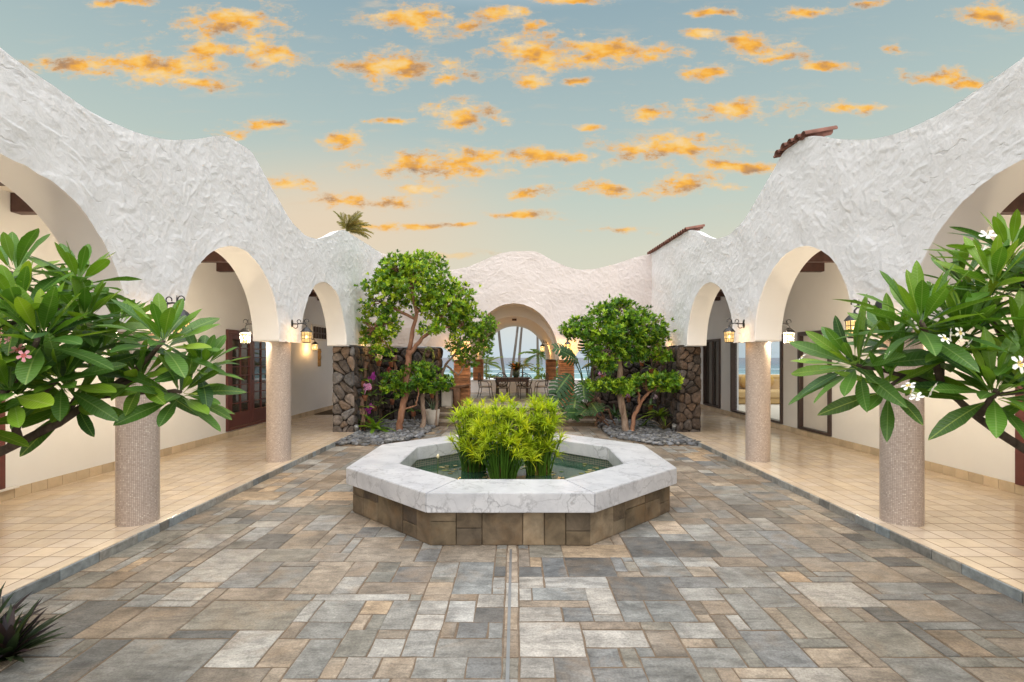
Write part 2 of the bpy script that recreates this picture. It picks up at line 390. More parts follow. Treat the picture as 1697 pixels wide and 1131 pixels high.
def leaf_mat(name, veins=False, tr=.3, rough=.45, spec=.4, sat=1):
    m = MT(name, rough, spec); c = m.attr(); n = m.noise(9, 3, vec=m.pos())
    c = m.mix(1.0, c, m.ramp(n, [(.3, g(.8)), (.7, g(1.2))]), 'MULTIPLY')
    if veins:
        uv = m.nd('ShaderNodeSeparateXYZ'); m.L.new(m.co(kind='UV'), uv.inputs[0]); t, sd = uv.outputs[0], uv.outputs[1]
        a = m.math('ABSOLUTE', sd)
        mid = m.ramp(a, [(.03, g(1)), (.09, g(0))])
        ph = m.math('FRACT', m.math('MULTIPLY', m.math('SUBTRACT', t, m.math('MULTIPLY', a, .07)), 17.0))
        tri = m.math('ABSOLUTE', m.math('SUBTRACT', ph, .5)); vn = m.ramp(tri, [(.40, g(0)), (.5, g(1))])
        c = m.mix(m.math('MULTIPLY', vn, .28), c, (.20, .36, .09, 1)); c = m.mix(m.math('MULTIPLY', mid, .5), c, (.30, .44, .13, 1))
        m.bump(m.ramp(tri, [(.3, g(1)), (.5, g(0))]), .35, .004)
    oi = m.nd('ShaderNodeObjectInfo').outputs['Random']
    c = m.mix(1.0, c, m.ramp(oi, [(0, (.72, .80, .75, 1)), (.6, (1, 1, 1, 1)), (1, (1.5, 1.25, .9, 1))]), 'MULTIPLY')
    m.color(c)
    tl = m.nd('ShaderNodeBsdfTranslucent'); m.L.new(m.mix(1.0, c, (1.25, 1.2, .6, 1), 'MULTIPLY'), tl.inputs[0])
    ms = m.nd('ShaderNodeMixShader', {0: tr}); m.L.new(m.b.outputs[0], ms.inputs[1]); m.L.new(tl.outputs[0], ms.inputs[2])
    m.L.new(ms.outputs[0], m.N['Material Output'].inputs[0]); M[name] = m.m
leaf_mat('big_leaf', True, .28, .38, .45)
leaf_mat('tree_leaf', False, .35, .4, .4)
leaf_mat('papyrus_leaf', False, .4, .5, .3)
leaf_mat('garden_leaf', False, .3, .4, .4)
leaf_mat('split_leaf', True, .2, .5, .3)

# marble with fine grey veins
m = MT('marble', .28, .45); p = m.pos()
w = m.vm('MULTIPLY_ADD', m.noise(2.4, 5, .6, vec=p, col=True), (.55, .55, .55), p)
e1 = m.voro(3.3, 'DISTANCE_TO_EDGE', vec=w); v1 = m.ramp(e1, [(0, g(1)), (.045, g(0))])
e2 = m.voro(8.5, 'DISTANCE_TO_EDGE', vec=w); v2 = m.ramp(e2, [(0, g(1)), (.05, g(0))])
msk = m.ramp(m.noise(2.2, 3, vec=p), [(.34, g(0)), (.54, g(1))])
vv = m.math('ADD', m.math('MULTIPLY', m.math('MULTIPLY', v1, msk), .65), m.math('MULTIPLY', m.math('MULTIPLY', v2, msk), .30), clamp=True)
base = m.mix(m.ramp(m.noise(3.5, 6, .6, vec=p), [(.35, g(0)), (.75, g(1))]), (.60, .605, .63, 1), (.42, .43, .46, 1))
m.color(m.mix(m.math('MULTIPLY', vv, .75), base, (.15, .15, .165, 1))); M['marble'] = m.m

# mosaic on the columns
def mosaic(name, ca, cb, cw, sc, thr):
    m = MT(name, .35, .45); uv = m.co(kind='UV')
    br = m.nd('ShaderNodeTexBrick', {'Scale': 1.0, 'Mortar Size': .10, 'Mortar Smooth': .2, 'Bias': 0, 'Brick Width': 1.0, 'Row Height': 1.0, 'Color1': g(0), 'Color2': g(1), 'Mortar': g(.5)}, offset=0.0, squash=1)
    sc_ = m.nd('ShaderNodeMapping', {'Scale': (sc, sc, 1)}); m.L.new(uv, sc_.inputs[0]); m.L.new(sc_.outputs[0], br.inputs['Vector'])
    fl = m.vm('FLOOR', sc_.outputs[0]); wn = m.nd('ShaderNodeTexWhiteNoise', noise_dimensions='2D'); m.L.new(fl, wn.inputs['Vector'])
    c = m.ramp(wn.outputs['Value'], [(0, ca), (.5, cb), (thr, cb), (min(1, thr+.02), cw)])
    c = m.mix(br.outputs['Fac'], c, (.34, .27, .23, 1)); m.color(c)
    m.bump(m.math('SUBTRACT', 1.0, br.outputs['Fac']), .4, .003); M[name] = m.m
mosaic('column_mosaic', (.44, .355, .305, 1), (.56, .465, .405, 1), (.68, .60, .53, 1), 62, .92)
mosaic('pond_mosaic', (.03, .075, .055, 1), (.05, .12, .09, 1), (.09, .16, .12, 1), 34, .85)

def glass_dark(name, c, rough=.04, spec=.9):
    m = MT(name, rough, spec); m.color(c); m.bump(m.noise(1.5, 2), .03, .02); M[name] = m.m
glass_dark('door_glass', (.05, .045, .04, 1), .03, 1.0)
m = MT('clear_glass', .02, .5)
tr = m.nd('ShaderNodeBsdfTransparent', {0: (.86, .9, .9, 1)}); gl = m.nd('ShaderNodeBsdfGlossy', {'Roughness': .01}); fr = m.nd('ShaderNodeFresnel', {'IOR': 1.5})
ms = m.nd('ShaderNodeMixShader'); m.L.new(fr.outputs[0], ms.inputs[0]); m.L.new(tr.outputs[0], ms.inputs[1]); m.L.new(gl.outputs[0], ms.inputs[2]); m.L.new(ms.outputs[0], m.N['Material Output'].inputs[0]); M['clear_glass'] = m.m
m = MT('lamp_glass', .3, .4)
tr = m.nd('ShaderNodeBsdfTransparent', {0: (1, .85, .6, 1)}); em = m.nd('ShaderNodeEmission', {0: (1, .66, .26, 1), 1: .75})
ms = m.nd('ShaderNodeMixShader', {0: .55}); m.L.new(tr.outputs[0], ms.inputs[1]); m.L.new(em.outputs[0], ms.inputs[2]); m.L.new(ms.outputs[0], m.N['Material Output'].inputs[0]); M['lamp_glass'] = m.m
m = MT('bulb_glow'); em = m.nd('ShaderNodeEmission', {0: (1, .8, .45, 1), 1: 5}); m.L.new(em.outputs[0], m.N['Material Output'].inputs[0]); M['bulb_glow'] = m.m

# water
m = MT('pond_water', .04, .5); p = m.pos()
c = m.ramp(m.noise(2.2, 6, .6, vec=p), [(.3, (.012, .04, .026, 1)), (.52, (.03, .075, .045, 1)), (.64, (.10, .12, .055, 1)), (.8, (.20, .19, .10, 1))])
m.color(c); m.bump(m.noise(5, 3, vec=p), .12, .02); M['pond_water'] = m.m
m = MT('sea_water', .12, .5); p = m.pos(); sy = m.nd('ShaderNodeSeparateXYZ'); m.L.new(p, sy.inputs[0])
dist = m.math('DIVIDE', sy.outputs[1], 1200.0, clamp=True)
c = m.ramp(dist, [(.06, (.26, .42, .42, 1)), (.12, (.10, .32, .36, 1)), (.20, (.035, .17, .27, 1)), (.4, (.03, .085, .19, 1)), (1, (.05, .08, .17, 1))])
fo = m.noise(1.0, 6, .6, vec=m.vm('MULTIPLY', p, (.022, .05, 0)), dist=.4)
yy = m.math('ADD', sy.outputs[1], m.math('MULTIPLY', m.noise(1, 2, vec=m.vm('MULTIPLY', p, (.012, .004, 0))), 60.0))
def band(cn, wd): return m.math('SUBTRACT', 1.0, m.math('DIVIDE', m.math('ABSOLUTE', m.math('SUBTRACT', yy, cn)), wd), clamp=True)
bands = m.math('MAXIMUM', m.math('MAXIMUM', band(165, 24), band(285, 16)), band(215, 8))
foam = m.ramp(m.math('MULTIPLY', bands, m.math('ADD', fo, .35)), [(.52, g(0)), (.85, g(1))])
m.color(m.mix(foam, c, (.8, .82, .82, 1))); m.roughness(m.math('ADD', m.math('MULTIPLY', foam, .5), .25)); m.bump(m.noise(1, 5, vec=m.vm('MULTIPLY', p, (.2, .5, 0))), .5, .4); M['sea_water'] = m.m
# ------------------------------------------------------------------ ground
MO = M['mortar']
c0 = .02                                   # the courtyard's middle line
pave = obj('courtyard_paving', MB().box(-3.66, 3.68, -3, 14.4, -.2, -.0045), MO, kind='structure')
FXC, FYC, AP = -.05, 6.57, 1.87            # fountain: centre and outer apothem
def octv(ap, k, z=0): a = R(22.5+45*k); r = ap/math.cos(R(22.5)); return (FXC+r*math.cos(a), FYC+r*math.sin(a), z)
def in_oct(x, y, ap): return all((x-FXC)*math.cos(R(45*k))+(y-FYC)*math.sin(R(45*k)) < ap for k in range(8))
def in_gravel(x, y):
    a = abs(x-c0)
    if y < 10.2 or a < 2.06 or a > 3.64: return False
    return y > 11.2 - (a-2.06)*1.55
PAL = {'D': (.105, .108, .108), 'S': (.165, .175, .18), 'G': (.235, .24, .23), 'L': (.36, .345, .315), 'W': (.42, .405, .375), 'B': (.36, .295, .225), 'T': (.255, .21, .165),
       'O': (.44, .32, .205), 'Y': (.205, .195, .165), 'N': (.21, .155, .105)}
ZON = {1: (80, 880, .2357), 2: (450, 880, .2357), 3: (840, 880, .2357), 4: (1230, 860, .2752)}
KNOWN = [(2,100,375,458,222,'B'),(2,380,553,458,318,'L'),(2,553,1040,465,375,'T'),(2,500,660,315,222,'T'),(2,640,820,372,297,'Y'),(2,830,1080,372,262,'S'),(2,1040,1230,490,345,'B'),
 (2,1110,1275,340,225,'G'),(2,1255,1520,422,230,'G'),(2,305,590,640,470,'G'),(2,195,300,638,470,'L'),(2,660,840,575,472,'O'),(2,605,795,682,580,'Y'),(2,795,965,705,500,'G'),
 (2,1010,1250,585,492,'L'),(2,965,1220,700,590,'W'),(2,1255,1445,648,492,'W'),(2,1480,1670,545,430,'L'),(2,1450,1665,648,548,'D'),(2,1295,1510,758,655,'S'),(2,1520,1665,758,655,'G'),
 (2,100,525,765,645,'G'),(2,470,715,888,685,'Y'),(2,700,935,890,740,'L'),(2,940,1175,890,710,'L'),(2,1180,1655,892,765,'G'),(2,120,360,1020,770,'G'),(2,375,450,1020,895,'B'),
 (2,440,690,1075,900,'L'),(2,695,990,1045,900,'B'),(2,1000,1360,1052,900,'G'),(2,1375,1625,1050,905,'S'),(2,1160,1600,222,110,'B'),(2,525,1000,215,122,'B'),(2,1010,1160,213,112,'S'),
 (2,590,890,120,35,'B'),(2,230,515,212,148,'L'),(2,1550,1680,320,248,'D'),(2,1535,1675,395,325,'L'),
 (1,870,1690,705,490,'Y'),(1,905,1210,350,135,'L'),(1,1175,1510,390,230,'S'),(1,470,820,358,225,'T'),(1,720,1000,222,125,'T'),(1,890,1150,118,15,'L'),(1,1195,1620,482,395,'T'),
 (1,745,1095,490,400,'L'),(1,690,1055,525,492,'L'),(1,120,325,768,535,'N'),(1,330,765,768,530,'T'),(1,770,1215,775,700,'D'),(1,1020,1460,982,712,'L'),(1,170,920,1095,770,'G'),
 (1,-160,150,1085,770,'D'),(1,1470,1690,985,770,'B'),(1,920,1450,1095,985,'T'),(1,240,440,400,285,'N'),(1,120,240,395,290,'Y'),(1,450,600,275,198,'O'),
 (3,430,740,318,192,'D'),(3,755,890,300,190,'S'),(3,755,1280,495,320,'D'),(3,575,770,580,405,'L'),(3,225,540,495,408,'G'),(3,40,210,495,408,'L'),(3,100,295,402,325,'L'),(3,300,690,402,325,'W'),
 (3,120,555,552,500,'B'),(3,90,355,655,556,'L'),(3,370,580,655,556,'S'),(3,595,805,662,582,'G'),(3,815,1020,665,500,'G'),(3,1025,1330,655,498,'G'),(3,1290,1590,495,405,'L'),(3,1235,1530,405,322,'S'),
 (3,240,415,318,172,'S'),(3,45,235,320,252,'D'),(3,105,560,892,665,'W'),(3,560,985,800,668,'W'),(3,600,885,940,808,'S'),(3,890,1035,890,808,'G'),(3,1040,1270,892,675,'T'),(3,1225,1610,782,660,'L'),
 (3,1370,1780,995,787,'G'),(3,1005,1370,1085,900,'G'),(3,610,1000,1090,948,'S'),(3,360,600,1090,900,'S'),(3,25,335,1050,905,'L'),(3,400,870,188,108,'O'),(3,950,1270,318,245,'G'),(3,1190,1480,170,68,'D'),
 (3,1240,1530,240,175,'L'),(3,1340,1500,657,612,'B'),(3,1420,1690,602,500,'T'),(3,150,235,246,178,'O'),(3,1570,1720,700,608,'L'),
 (4,115,515,912,685,'S'),(4,545,850,920,750,'B'),(4,795,1310,850,628,'Y'),(4,380,650,745,548,'Y'),(4,540,790,625,525,'Y'),(4,800,985,625,522,'D'),(4,1050,1390,640,475,'T'),(4,410,830,520,370,'L'),
 (4,800,905,470,368,'T'),(4,905,1215,468,370,'G'),(4,230,445,365,302,'O'),(4,455,670,362,305,'G'),(4,680,1010,365,245,'T'),(4,140,400,300,150,'S'),(4,1400,1640,652,478,'D'),(4,1010,1240,365,300,'T'),
 (4,1280,1460,808,650,'N'),(4,1470,1640,815,655,'Y'),(4,150,405,545,425,'G')]
GX0, GY0, U, NX, NY = -3.58, 1.4, .1, 72, 128
grid = np.zeros((NX, NY), dtype=bool); stones = []
for i in range(NX):
    for j in range(NY):
        x, y = GX0+(i+.5)*U, GY0+(j+.5)*U
        if in_oct(x, y, 1.62) or in_gravel(x, y) or (y > 13.0 and abs(x) < 2.1): grid[i, j] = True
for (zn, xl, xr, yf, yb, cc) in KNOWN:
    ox, oy, s = ZON[zn]; y1, y2 = oy+yf*s, oy+yb*s; k = 1.75/(y1-CY)
    X0, X1, D0, D1 = (ox+xl*s-CX)*k, (ox+xr*s-CX)*k, 850*k, 1487.5/(y2-CY)
    i0, i1, j0, j1 = round((X0-GX0)/U), round((X1-GX0)/U), round((D0-GY0)/U), round((D1-GY0)/U)
    i0 = max(i0, 0); i1 = min(NX, max(i1, i0+1)); j1 = min(NY, max(j1, j0+1))
    while i0 < i1 and grid[i0, j0:j1].any(): i0 += 1
    while i1 > i0 and grid[i1-1, j0:j1].any(): i1 -= 1
    while j0 < j1 and i1 > i0 and grid[i0:i1, j0].any(): j0 += 1
    while j1 > j0 and i1 > i0 and grid[i0:i1, j1-1].any(): j1 -= 1
    if i1 <= i0 or j1 <= j0 or grid[i0:i1, j0:j1].any(): continue
    grid[i0:i1, j0:j1] = True; stones.append((i0, i1, j0, j1, cc))
rr = random.Random(5)
order = [(i, j) for j in range(NY) for i in range(NX)]
for (i, j) in order:
    if grid[i, j]: continue
    w, h = rr.choice([(3,2),(4,3),(5,3),(6,4),(4,2),(3,3),(2,3),(3,4),(5,4),(7,4),(2,2),(4,5),(5,2),(3,5)])
    i1 = i
    while i1 < min(NX, i+w) and not grid[i1, j]: i1 += 1
    if 0 < NX-i1 < 2 and not grid[i1:NX, j].any(): i1 = NX
    j1 = j+1
    while j1 < min(NY, j+h) and not grid[i:i1, j1].any(): j1 += 1
    grid[i:i1, j:j1] = True
    far = GY0+j*U > 6
    cc = rr.choice('GGGLLBBTTTYYSD' if not far else 'GLBBTTTTYNSO')
    if (i1-i)*(j1-j) <= 3: cc = rr.choice('GTYB')
    stones.append((i, i1, j, j1, cc))
# merge lone slivers is not needed: narrow strips occur in the real paving too
recs = []
for (i0, i1, j0, j1, cc) in stones:
    X0, X1, Y0, Y1 = GX0+i0*U, GX0+i1*U, GY0+j0*U, GY0+j1*U
    if abs(X1-(GX0+NX*U)) < .01: X1 = 3.615
    px0, px1 = 850/max(Y0, 1.8), 1487.5*(1/max(Y0, 1.8)-1/max(Y1, 1.81))
    vis = (X1-X0)*px0*px1 if abs((X0+X1)/2)*850/((Y0+Y1)/2) < 900 and Y1 > 2.75 else 0
    if in_oct((X0+X1)/2, (Y0+Y1)/2, 1.75) or (abs((X0+X1)/2) < 1.2 and 7 < Y0 < 9.5): vis *= .05
    recs.append((vis, X0, X1, Y0, Y1, cc))
recs.sort(key=lambda r: -r[0])
def stone_mb(mb, X0, X1, Y0, Y1, cc):
    gp = rr.uniform(.004, .007); z = rr.uniform(-.0014, .002); jit = lambda a=.006: rr.uniform(-a, a)
    base = [(X0+gp, Y0+gp), (X1-gp, Y0+gp), (X1-gp, Y1-gp), (X0+gp, Y1-gp)]
    top = []; cx, cy = (X0+X1)/2, (Y0+Y1)/2
    base = [(x+jit(.004), y+jit(.004)) for x, y in base]
    # a slightly wavy outline: a middle point on each edge
    ring = []
    for q in range(4):
        a, b = base[q], base[(q+1) % 4]; ring.append(a); t = rr.uniform(.35, .65)
        ring.append((a[0]+(b[0]-a[0])*t+jit(.005), a[1]+(b[1]-a[1])*t+jit(.005)))
    b = .007
    for (x, y) in ring:
        dx, dy = cx-x, cy-y; l = math.hypot(dx, dy); top.append((x+dx/l*b, y+dy/l*b))
    vs = [(x, y, -.03) for x, y in ring]+[(x, y, z-.003) for x, y in ring]+[(x, y, z) for x, y in top]
    fs = [(k, (k+1) % 8, 8+(k+1) % 8, 8+k) for k in range(8)]+[(8+k, 8+(k+1) % 8, 16+(k+1) % 8, 16+k) for k in range(8)]+[tuple(range(16, 24))]
    p = tuple((.85*q+.15*w)*.88 for q, w in zip(PAL[cc], (.27, .25, .215))); f = rr.uniform(.88, 1.12); h = rr.uniform(-.03, .03)
    mb.add(vs, fs, (p[0]*f*(1+h), p[1]*f, p[2]*f*(1-h), 1))
rest = MB()
for n, r in enumerate(recs):
    if n < 300:
        mb = MB(); stone_mb(mb, *r[1:]); obj('flagstone', mb, M['flagstone'], pave)
    else: stone_mb(rest, *r[1:])
obj('flagstone', rest, M['flagstone'], pave, kind='stuff')
# drain groove down the middle
obj('drain_channel', MB().box(-.056, -.036, 1.4, 4.68, -.02, .003), M['grey_metal'], pave)

# walkways of square tiles with slate kerb stones
TS = .215
for s, nm in ((-1, 'walkway'), (1, 'walkway')):
    xk = -3.60 if s < 0 else 3.63; xw = -5.97 if s < 0 else 6.15
    wk = obj(nm, MB().box(xk+s*.02, xw, -3, 18, -.2, .0797), M['grout'], kind='structure')
    tl = []
    n = int(abs(xw-xk-s*.12)/TS)+1
    for a in range(n):
        for b in range(-20, 84):
            xa, xb = xk+s*(.12+a*TS), xk+s*(.12+(a+1)*TS)
            if abs(xb) > abs(xw): xb = xw
            if abs(xb-xa) < .03: continue
            ya, yb = b*TS, (b+1)*TS
            if yb > 17.9: continue
            mx, my = (xa+xb)/2, max((ya+yb)/2, .3)
            vis = 1/my**3 if abs(mx)*850/my < 870 else 0
            tl.append((vis, xa, xb, ya, yb))
    for b in range(-20, 42):      # border row along the kerb
        ya, yb = b*TS*2, (b+1)*TS*2; my = max((ya+yb)/2, .3)
        if yb < 17.9: tl.append((1.2/my**3 if 3.7*850/my < 860 else 0, xk, xk+s*.12, ya, yb))
    tl.sort(key=lambda t: -t[0]); rest = MB()
    for q, (vis, xa, xb, ya, yb) in enumerate(tl):
        mb = MB() if q < 300 else rest
        x0, x1 = min(xa, xb)+.0038, max(xa, xb)-.0038; y0, y1 = ya+.0038, yb-.0038; z = .0812+rr.uniform(-.0004, .0004); e = .0025
        f = rr.uniform(.9, 1.08); w = rr.uniform(-.05, .05)
        vs = [(x0, y0, .06), (x1, y0, .06), (x1, y1, .06), (x0, y1, .06), (x0, y0, z-.001), (x1, y0, z-.001), (x1, y1, z-.001), (x0, y1, z-.001),
              (x0+e, y0+e, z), (x1-e, y0+e, z), (x1-e, y1-e, z), (x0+e, y1-e, z)]
        mb.add(vs, [(0,1,5,4),(1,2,6,5),(2,3,7,6),(3,0,4,7),(4,5,9,8),(5,6,10,9),(6,7,11,10),(7,4,8,11),(8,9,10,11)], (.68*f*(1+w*.3), .555*f, .42*f*(1-w), 1))
        if q < 300: obj('floor_tile', mb, M['floor_tile'], wk)
    obj('floor_tile', rest, M['floor_tile'], wk, kind='stuff')
    y = -1.0
    while y < 11.45:
        l = rr.choice([.14, .2, .3, .38, .45, .5]); l = min(l, 11.5-y); f = rr.uniform(.65, 1.35); w = rr.uniform(-.1, .1)
        a = xk-s*(.018+rr.uniform(0, .006))
        obj('kerb_stone', MB().box(a, xk-s*.001, y+.004, y+l-.004, -.03, .0785, (.25*f*(1+w), .255*f, .245*f*(1-w), 1), bev=.004), M['kerb_slate'], wk); y += l

# steps, lanai floor, gravel beds
for k, (ya, yb, z) in enumerate(((13.15, 13.5, .14), (13.5, 13.85, .28))):
    st = obj('step', MB().box(-2.08, 2.1, ya, 14.4, -.1, z-.03), MO, kind='structure')
    x = -2.08
    while x < 2.09:
        l = min(rr.choice([.4, .55, .7]), 2.1-x); f = rr.uniform(.8, 1.2); p = PAL[rr.choice('TBTN')]
        obj('step_stone', MB().box(x+.004, x+l-.004, ya-.02, yb+.04, z-.06, z, (p[0]*f, p[1]*f, p[2]*f, 1), bev=.008), M['flagstone'], st); x += l
lan = obj('lanai_floor', MB().box(-2.06, 2.08, 13.85, 14.5, -.3, .405).box(-4.0, 4.04, 14.5, 20.3, -.3, .405), MO, kind='structure')
y = 13.82; rest = MB()
while y < 19.6:
    h = rr.choice([.35, .5, .6]); x = -4.5
    while x < 4.5:
        l = rr.choice([.5, .65, .8, .95]); f = rr.uniform(.85, 1.15); p = PAL[rr.choice('LLWB')]
        vis = abs(x+l/2) < 2.0
        if (x < -2.05 or x+l > 2.07) and y < 14.5: x += l; continue
        mb = MB().box(x+.004, x+l-.004, y+.004, y+h-.004, .38, .42, (p[0]*f, p[1]*f, p[2]*f, 1), bev=.005)
        if vis: obj('flagstone', mb, M['flagstone'], lan)
        else:
            rest.box(x+.004, x+l-.004, y+.004, y+h-.004, .38, .42, (p[0]*f, p[1]*f, p[2]*f, 1))
        x += l
    y += h
obj('flagstone', rest, M['flagstone'], lan, kind='stuff')

bm = bmesh.new(); bmesh.ops.create_icosphere(bm, subdivisions=1, radius=1); bm.verts.index_update()
IV = np.array([v.co[:] for v in bm.verts]); IF = np.array([[v.index for v in f.verts] for f in bm.faces]); bm.free()
for s in (-1, 1):
    rg = np.random.RandomState(3 if s < 0 else 4); V = []; Fc = []; Cc = []; n = 0
    bed = [(s*2.08+c0, 14), (s*2.08+c0, 11.17), (s*2.72+c0, 10.2), (s*3.62+c0, 10.2), (s*3.68+c0, 14)]
    obj('gravel_bed', MB().add([(x, y, .012) for x, y in bed], [(0, 1, 2, 3, 4)]), M['soil'], kind='structure')
    obj('bed_edging', MB().tube([(x, y, .0) for x, y in bed[1:4]], .02, 6), M['mortar'], kind='structure')
    while n < 1700:
        x, y = c0+s*rg.uniform(2.08, 3.62), rg.uniform(10.15, 13.98)
        if not in_gravel(x, y): continue
        r = rg.uniform(.04, .10)*(1 if n > 250 else 1.25); M3 = Matrix.Rotation(rg.uniform(0, 6.28), 3, 'Z') @ Matrix.Rotation(rg.normal(0, .35), 3, 'X')
        v = IV*np.array([r, r*rg.uniform(.55, .8), r*rg.uniform(.28, .5)]); v = v*(1+rg.normal(0, .05, (len(v), 1)))
        v = v @ np.array(M3).T + np.array([x, y, rg.uniform(.015, .06)])
        V.append(v); Fc.append(IF+len(IV)*n); f = rg.uniform(.35, 1.45); b = rg.uniform(-.08, .08)
        Cc.append(np.tile([.165*f*(1-b*.5), .17*f, .18*f*(1+b), 1], (len(IF), 1))); n += 1
    tag(npmesh('gravel', np.concatenate(V), np.concatenate(Fc), M['pebble'], np.concatenate(Cc), smooth=True), 'dark grey river pebbles filling the planting bed', kind='stuff')

# land and sea beyond
mb = MB(); nx, ny = 24, 30; ys = [20.35, 22, 25, 30, 38, 50, 70, 95, 125]; xs = np.linspace(-260, 260, 40)
zs = [-.3, -.35, -.45, -.8, -1.4, -2.2, -3.2, -4.2, -5.5]
vs = [(x, y, zs[j]+.15*mn.noise(Vector((x*.2, y*.2, 0)))) for j, y in enumerate(ys) for x in xs]
obj('beach', mb.add(vs, [(j*40+i, j*40+i+1, (j+1)*40+i+1, (j+1)*40+i) for j in range(len(ys)-1) for i in range(39)]), M['sand'], smooth=True, kind='structure')
obj('ground', MB().add([(-260, -60, -.32), (260, -60, -.32), (260, 20.36, -.32), (-260, 20.36, -.32)], [(0, 1, 2, 3)]), M['sand'], kind='structure')
obj('ocean', MB().add([(-9000, 60, -4), (9000, 60, -4), (14000, 18000, -4), (-14000, 18000, -4)], [(0, 1, 2, 3)]), M['sea_water'], kind='structure')

# ------------------------------------------------------------------ arcade walls
PROF = [(-3, 4.0), (0, 4.4), (1.2, 4.55), (2.2, 4.4), (3.0, 4.1), (3.68, 3.95), (4.4, 3.87), (5.0, 3.92), (5.45, 4.06), (5.9, 4.26), (6.3, 4.48), (6.55, 4.57), (7.15, 4.62), (7.35, 4.46), (7.8, 4.23), (8.4, 3.94),
        (8.9, 3.88), (9.5, 3.94), (10.1, 4.15), (10.6, 4.38), (10.95, 4.48), (14.6, 4.62)]
def lerp_prof(P, y):
    for (a, za), (b, zb) in zip(P, P[1:]):
        if a <= y <= b: return za+(zb-za)*(y-a)/(b-a)
    return P[0][1] if y < P[0][0] else P[-1][1]
def smooth_prof(P, y, r=.12): return sum(lerp_prof(P, y+r*k) for k in (-1, -.5, 0, .5, 1))/5
def trowel_map(u0, u1, z0, z1, seed, dens=66, res=.009):
    """overlapping throws of plaster, each a tilted pat with one proud lip, as a height field"""
    rg = np.random.RandomState(seed); nu, nz = int((u1-u0)/res), int((z1-z0)/res); H = np.zeros((nu, nz), dtype=np.float32)
    for _ in range(int((u1-u0)*(z1-z0)*dens)):
        cu, cz = rg.uniform(u0, u1), rg.uniform(z0, z1); L, Wd = rg.uniform(.06, .17), rg.uniform(.028, .070); A = rg.uniform(.003, .0115)
        th = rg.normal(-.7, .75) if rg.rand() < .7 else rg.uniform(-3.1, 3.1); bend = rg.uniform(-2.2, 2.2); r = L*1.15
        i0, i1 = max(0, int((cu-r-u0)/res)), min(nu, int((cu+r-u0)/res)+1); j0, j1 = max(0, int((cz-r-z0)/res)), min(nz, int((cz+r-z0)/res)+1)
        if i1 <= i0 or j1 <= j0: continue
        U_, Z_ = np.meshgrid(u0+np.arange(i0, i1)*res-cu, z0+np.arange(j0, j1)*res-cz, indexing='ij')
        a = U_*math.cos(th)+Z_*math.sin(th); q = -U_*math.sin(th)+Z_*math.cos(th)+bend*a*a
        t = np.clip((q+Wd)/(2*Wd), 0, 1); m_ = np.clip((1-(a/L)**2)*3, 0, 1)*np.where(q > Wd, np.clip(1-(q-Wd)/.014, 0, 1), 1)*np.where(q < -Wd, 0, 1)
        h = A*(t**1.7)*m_
        H[i0:i1, j0:j1] = np.maximum(H[i0:i1, j0:j1]*(1-.25*(m_ > .5)*t), h)
    def at(u, z):
        x, y = (u-u0)/res, (z-z0)/res; i = min(max(int(x), 0), nu-2); j = min(max(int(y), 0), nz-2); fx, fy = min(max(x-i, 0), 1), min(max(y-j, 0), 1)
        return float((H[i, j]*(1-fx)+H[i+1, j]*fx)*(1-fy)+(H[i, j+1]*(1-fx)+H[i+1, j+1]*fx)*fy)
    return at
def arcade(samples, bottom, top, place, thick, rows=112, seed=1, name='arcade_wall', parent=None, mats=None, back_top=0.0):
    """a wall of one skin: front sheet, back sheet, soffit and top edge; place(u, z, depth) gives the world point"""
    mb = MB(); n = len(samples); hm = trowel_map(min(samples), max(samples), 1.6, 4.9, seed)
    fr = []
    for u in samples:
        b, t = bottom(u), top(u); col = []
        for r in range(rows+1):
            z = b+(t-b)*r/rows
            q = place(u, z, 0)
            k = .022*mn.noise(Vector(q)*2.1)+hm(u, z)
            lip = .012*mn.noise(Vector(q)*9) if r == 0 else 0
            zz = z+(.012*mn.noise(Vector((u*1.7, t, 3)))if r == rows else 0)+lip
            col.append(place(u, zz, -.012-k))
        fr.append(col)
    vs = [p for c in fr for p in c]; m1 = rows+1
    mb.add(vs, [(i*m1+r, (i+1)*m1+r, (i+1)*m1+r+1, i*m1+r+1) for i in range(n-1) for r in range(rows)], mi=0)
    soff = []                                         # smooth soffit, a few mm inside the stucco lip
    for i, u in enumerate(samples): soff += [place(u, bottom(u)+.004, .0), place(u, bottom(u)+.004, thick)]
    mb.add(soff, [(2*i, 2*i+1, 2*i+3, 2*i+2) for i in range(n-1)], mi=1)
    mb.add([q for i in range(n) for q in (fr[i][0], soff[2*i])], [(2*i, 2*i+1, 2*i+3, 2*i+2) for i in range(n-1)], mi=0)
    bk = []
    for u in samples: bk += [place(u, bottom(u)+.004, thick), place(u, top(u)-.26, thick)]
    mb.add(bk, [(2*i, 2*i+1, 2*i+3, 2*i+2) for i in range(n-1)], mi=1)
    tp = []
    for i, u in enumerate(samples): tp += [fr[i][-1], place(u, top(u)-.03, thick*.35), place(u, top(u)-.26, thick)]
    mb.add(tp, [(3*i+k, 3*i+k+1, 3*i+k+4, 3*i+k+3) for i in range(n-1) for k in (0, 1)], mi=0)
    o = obj(name, mb, mats, parent, smooth=True)
    return o
